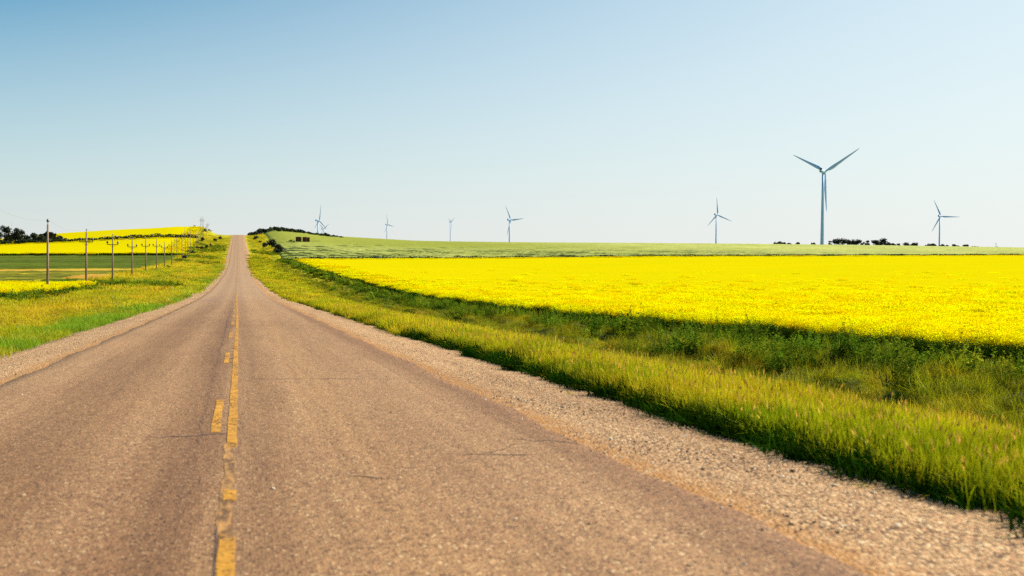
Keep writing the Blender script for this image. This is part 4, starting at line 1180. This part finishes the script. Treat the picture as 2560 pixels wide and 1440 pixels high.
def turbine(label, hubpx, depth, L, az, th0, cone=.06, base_px=None, tw=(1.0, 1.0), thick=1.0):
    """hubpx is where the hub shows in the photo; the tower foot stands on the land below the nacelle"""
    hub = at_depth(hubpx[0], hubpx[1], depth)
    ax = np.array([math.sin(az), math.cos(az), 0.0])      # rotor axis, pointing into the wind
    s = L/40.0
    top = hub-ax*4.4*s
    gz = hz(top[0], top[1])
    H = hub[2]-gz-1.9*s
    t = thing('wind_turbine', label, 'wind turbine', (top[0], top[1], gz), 0, 'white wind turbines on the plain')
    rb_, rt_ = 1.80*s*thick*tw[0], 1.05*s*thick*tw[1]
    m = MB()
    zz = [-2.0, .02*H, H*.33, H*.66, H]
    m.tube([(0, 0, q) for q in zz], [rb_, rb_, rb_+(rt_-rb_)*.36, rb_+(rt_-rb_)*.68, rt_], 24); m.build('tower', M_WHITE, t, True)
    yawo = math.atan2(ax[0], ax[1])                        # local +Y of the nacelle is the axis
    rot = (0, 0, -yawo)
    m = MB(); m.tube([(0, 0, H-.2), (0, 0, H+.35*s)], [rt_*1.25, rt_*1.25], 20); m.build('yaw_ring', M_WHITE, t, True)
    nac = MB()
    prof = [(-6.2, .85, .95), (-5.9, 1.25, 1.3), (-3.0, 1.55, 1.6), (1.2, 1.6, 1.65), (2.8, 1.45, 1.5), (3.2, 1.2, 1.25)]
    V = []; FQ = []; n = 16
    for (yy, hw, hh) in prof:
        for k in range(n):
            a = 2*math.pi*k/n; ca, sa = math.cos(a), math.sin(a)
            e = .55
            V.append((math.copysign(abs(ca)**e, ca)*hw*s, yy*s, H+1.9*s+math.copysign(abs(sa)**e, sa)*hh*s))
    for i in range(len(prof)-1):
        for k in range(n): FQ.append((i*n+k, i*n+(k+1) % n, (i+1)*n+(k+1) % n, (i+1)*n+k))
    FQ += [tuple(range(n)), tuple(reversed(range((len(prof)-1)*n, len(prof)*n)))]
    nac.add(V, FQ); no = nac.build('nacelle', M_WHITE, t, True, None, rot)
    m = MB(); m.box((0, -4.9*s, H+1.9*s+2.2*s), (2.2*s, 1.7*s, 1.5*s), 0, .12*s); m.build('cooler', M_BOXDK, no)
    hubm = MB()
    hp = [(3.15, 1.15), (3.5, 1.45), (4.4, 1.55), (5.2, 1.25), (5.8, .7), (6.0, .15)]
    hubm.tube([(0, q*s, H+1.9*s) for q, b in hp], [b*s for q, b in hp], 18); hubm.build('hub', M_WHITE, t, True, None, rot)
    bm_ = blade_mesh(L*.975, 1.0*thick)
    side = np.array([ax[1], -ax[0], 0.0])                  # to the right when looking along the axis
    for k in range(3):
        a = th0+k*2*math.pi/3
        d = side*math.cos(a)+np.array([0, 0, 1.0])*math.sin(a)
        dz = d*math.cos(cone)+ax*math.sin(cone)            # tips lean away from the tower
        tang = np.cross(dz, ax); tang /= np.linalg.norm(tang)
        nrm = np.cross(dz, tang)
        M = Matrix(((tang[0], nrm[0], dz[0]), (tang[1], nrm[1], dz[1]), (tang[2], nrm[2], dz[2])))
        b = link('blade', bm_, t)
        c = Vector((0, 0, H+1.9*s))+Vector(ax)*4.4*s+Vector(dz)*1.2*s
        b.matrix_local = Matrix.Translation(c) @ M.to_4x4()
    return t
TB = [  # label, hub pixel, depth, blade length, axis azimuth, blade angle, cone
    ('big white wind turbine, by far the nearest, standing in the pale green field', (2062.4, 429), 985, 39.6, 56.8, 32, .05, 1.0),
    ('wind turbine left of the big one with one blade straight up', (1793.7, 537), 2250, 40, 66, 98, .09, 1.0),
    ('wind turbine at the far right, right of the big one', (2352, 540.8), 2150, 40, 66, 117, .09, 1.0),
    ('wind turbine above the middle of the yellow field with one blade pointing right', (1277, 550), 2350, 41, 63.3, 4, .09, 1.0),
    ('small pale wind turbine with a narrow Y rotor, second from the middle', (1127.7, 555), 3300, 27.5, 77.8, 30, .05, 1.1),
    ('wind turbine behind the low green crest, between the hill and the pale one', (969.5, 561.4), 3600, 39, 66, 108, .06, 1.0),
    ('left wind turbine on the hill with one tall upright blade', (798.4, 551.6), 2420, 40, 68.4, 87, .09, 1.0),
    ('wind turbine mostly hidden by the hill, right behind the left one', (808.6, 572.6), 3900, 40, 62, 30, .09, 1.0)]
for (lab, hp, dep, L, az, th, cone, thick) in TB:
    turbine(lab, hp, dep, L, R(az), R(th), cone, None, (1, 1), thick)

# faint masts far out
def mast(label, px, top, depth, w, px2=None):
    p = at_depth(px, top, depth); g = hz(p[0], p[1]); h = p[2]-g
    t = thing('mast', label, 'mast', (p[0], p[1], g))
    m = MB(); m.tube([(0, 0, -1), (0, 0, h*.7), (0, 0, h)], [w, w*.7, w*.35], 6); m.build('shaft', M_STEEL, t)
    m = MB(); m.box((0, 0, h*.93), (w*2, w*1.6, w*1.5)); m.build('antenna_head', M_STEEL, t)
    return t
mast('thin tall mast standing above the trees at the far left', 28.5, 553, 2600, .55)
mast('taller of the two faint masts at the right skyline', 2490, 607, 2600, .9)
mast('shorter of the two faint masts at the right skyline', 2493, 615.5, 2600, 1.3)

# ------------------------------------------------------------------ loose stones on the shoulders
def stones():
    r = np.random.default_rng(88); ms = []
    for k in range(4):
        import bmesh
        bm = bmesh.new(); bmesh.ops.create_icosphere(bm, subdivisions=1, radius=.5)
        for v in bm.verts: v.co = Vector(v.co)*(1+r.normal(0, .16)); v.co.z *= .6
        me = bpy.data.meshes.new('pebble'); bm.to_mesh(me); bm.free()
        s = NT(f'pebble_{k}')
        rnd = s.n('ShaderNodeObjectInfo').outputs['Random']
        c = s.ramp(rnd, [(0, (.20, .115, .075)), (.25, (.38, .23, .13)), (.7, (.50, .36, .24)), (1, (.66, .55, .42))])
        me.materials.append(s.done(c, .85)); ms.append(me)
    C = proto_collection('pebbles', ms)
    P = []
    for (x0, x1, y0, y1, d) in ((3.4, 5.2, 5.5, 14, 130), (3.4, 5.2, 14, 34, 40), (-5.5, -3.85, 18, 45, 35), (3.15, 3.4, 5.5, 25, 40), (1.5, 3.2, 5, 20, 2), (-3.6, 1, 5, 25, 1.2)):
        n = int((x1-x0)*(y1-y0)*d); x = r.uniform(x0, x1, n); y = r.uniform(y0, y1, n)
        u = np.where(x > 0, (x-3.1)/(5.36-3.1), (x+3.6)/(-5.7+3.6))
        z = np.where((x < XR) & (x > XL), ROADZ(y)+crown(x)+.014, ROADZ(y)-.005-.085*np.clip(u, 0, 1)**1.3)
        P.append(np.stack([x, y, z], -1))
    P = np.concatenate(P); n = len(P)
    sc = np.clip(r.lognormal(-4.05, .38, n), .007, .05)
    scatter('gravel_stones', 'loose pale and brown stones on the gravel shoulders', P, r.uniform(0, 6.28, (n, 3))*np.array([.1, .1, 1]),
            np.stack([sc, sc, sc], -1), r.integers(0, 4, n), C, cat='gravel')
stones()

# ------------------------------------------------------------------ light and sky
SUN_AZ, SUN_EL = R(80), R(36)
sd = Vector((math.sin(SUN_AZ)*math.cos(SUN_EL), math.cos(SUN_AZ)*math.cos(SUN_EL), math.sin(SUN_EL)))
ld = bpy.data.lights.new('sun', 'SUN'); ld.energy = 5.0; ld.angle = R(.5); ld.color = (1.0, .92, .74)
lo = bpy.data.objects.new('sun', ld); COL.objects.link(lo)
lo.rotation_euler = sd.to_track_quat('Z', 'Y').to_euler(); lo.location = (40, 0, 60)

w = bpy.data.worlds.new('World'); SC.world = w; w.use_nodes = True
nt = w.node_tree; nt.nodes.clear()
sky = nt.nodes.new('ShaderNodeTexSky'); sky.sky_type = 'NISHITA'; sky.sun_disc = False
sky.sun_elevation = SUN_EL; sky.sun_rotation = SUN_AZ
sky.altitude = 500; sky.air_density = 1.0; sky.dust_density = 2.2; sky.ozone_density = 1.5
bg = nt.nodes.new('ShaderNodeBackground'); bg.inputs['Strength'].default_value = .10
wo = nt.nodes.new('ShaderNodeOutputWorld')
# summer haze in the air: whitens the sky towards the horizon and towards the sun
def wn(typ, op=None, **kw):
    n = nt.nodes.new(typ)
    if op: n.operation = op
    return n
def wmath(op, a, b, clamp=False):
    n = wn('ShaderNodeMath', op); n.use_clamp = clamp
    for k, q in enumerate((a, b)):
        if isinstance(q, (int, float)): n.inputs[k].default_value = q
        else: nt.links.new(q, n.inputs[k])
    return n.outputs[0]
tc = wn('ShaderNodeTexCoord'); sep = wn('ShaderNodeSeparateXYZ'); nt.links.new(tc.outputs['Generated'], sep.inputs[0])
toward = wmath('ADD', wmath('MULTIPLY', sep.outputs[0], math.sin(SUN_AZ)), wmath('MULTIPLY', sep.outputs[1], math.cos(SUN_AZ)))
clear_az = wmath('SUBTRACT', .90, wmath('MULTIPLY', toward, .76))
clear_el = wmath('ADD', .23, wmath('MULTIPLY', wmath('MAXIMUM', sep.outputs[2], 0.0), 3.4))
clear = wmath('MULTIPLY', clear_az, clear_el, True)
gain = wn('ShaderNodeMix'); gain.data_type = 'RGBA'; gain.blend_type = 'MULTIPLY'; gain.inputs[0].default_value = 1
nt.links.new(sky.outputs[0], gain.inputs[6]); gain.inputs[7].default_value = (.24, .64, .71, 1)
hz_ = wn('ShaderNodeMix'); hz_.data_type = 'RGBA'
nt.links.new(clear, hz_.inputs[0]); hz_.inputs[6].default_value = (4.87, 4.89, 4.80, 1); nt.links.new(gain.outputs[2], hz_.inputs[7])
nt.links.new(hz_.outputs[2], bg.inputs[0]); nt.links.new(bg.outputs[0], wo.inputs[0])

# ------------------------------------------------------------------ camera
cd = bpy.data.cameras.new('camera'); cam = bpy.data.objects.new('camera', cd); COL.objects.link(cam)
cd.sensor_width = 36; cd.lens = 36*F/2560; cd.clip_start = .1; cd.clip_end = 20000
cam.matrix_world = Matrix(((RGT[0], UPV[0], -FWD[0], 0), (RGT[1], UPV[1], -FWD[1], 0), (RGT[2], UPV[2], -FWD[2], 0), (0, 0, 0, 1)))
cd.dof.use_dof = True; cd.dof.focus_distance = 75; cd.dof.aperture_fstop = 1.8
SC.camera = cam
vs = SC.view_settings; vs.view_transform = 'Standard'; vs.look = 'None'; vs.exposure = .90; vs.gamma = 1
vs.use_curve_mapping = False
SC.cycles.use_adaptive_sampling = True
SC.cycles.adaptive_threshold = .015
SC.cycles.max_bounces = 8; SC.cycles.diffuse_bounces = 3; SC.cycles.transparent_max_bounces = 8
SC.cycles.use_denoising = False
SC.cycles.sample_clamp_indirect = 6
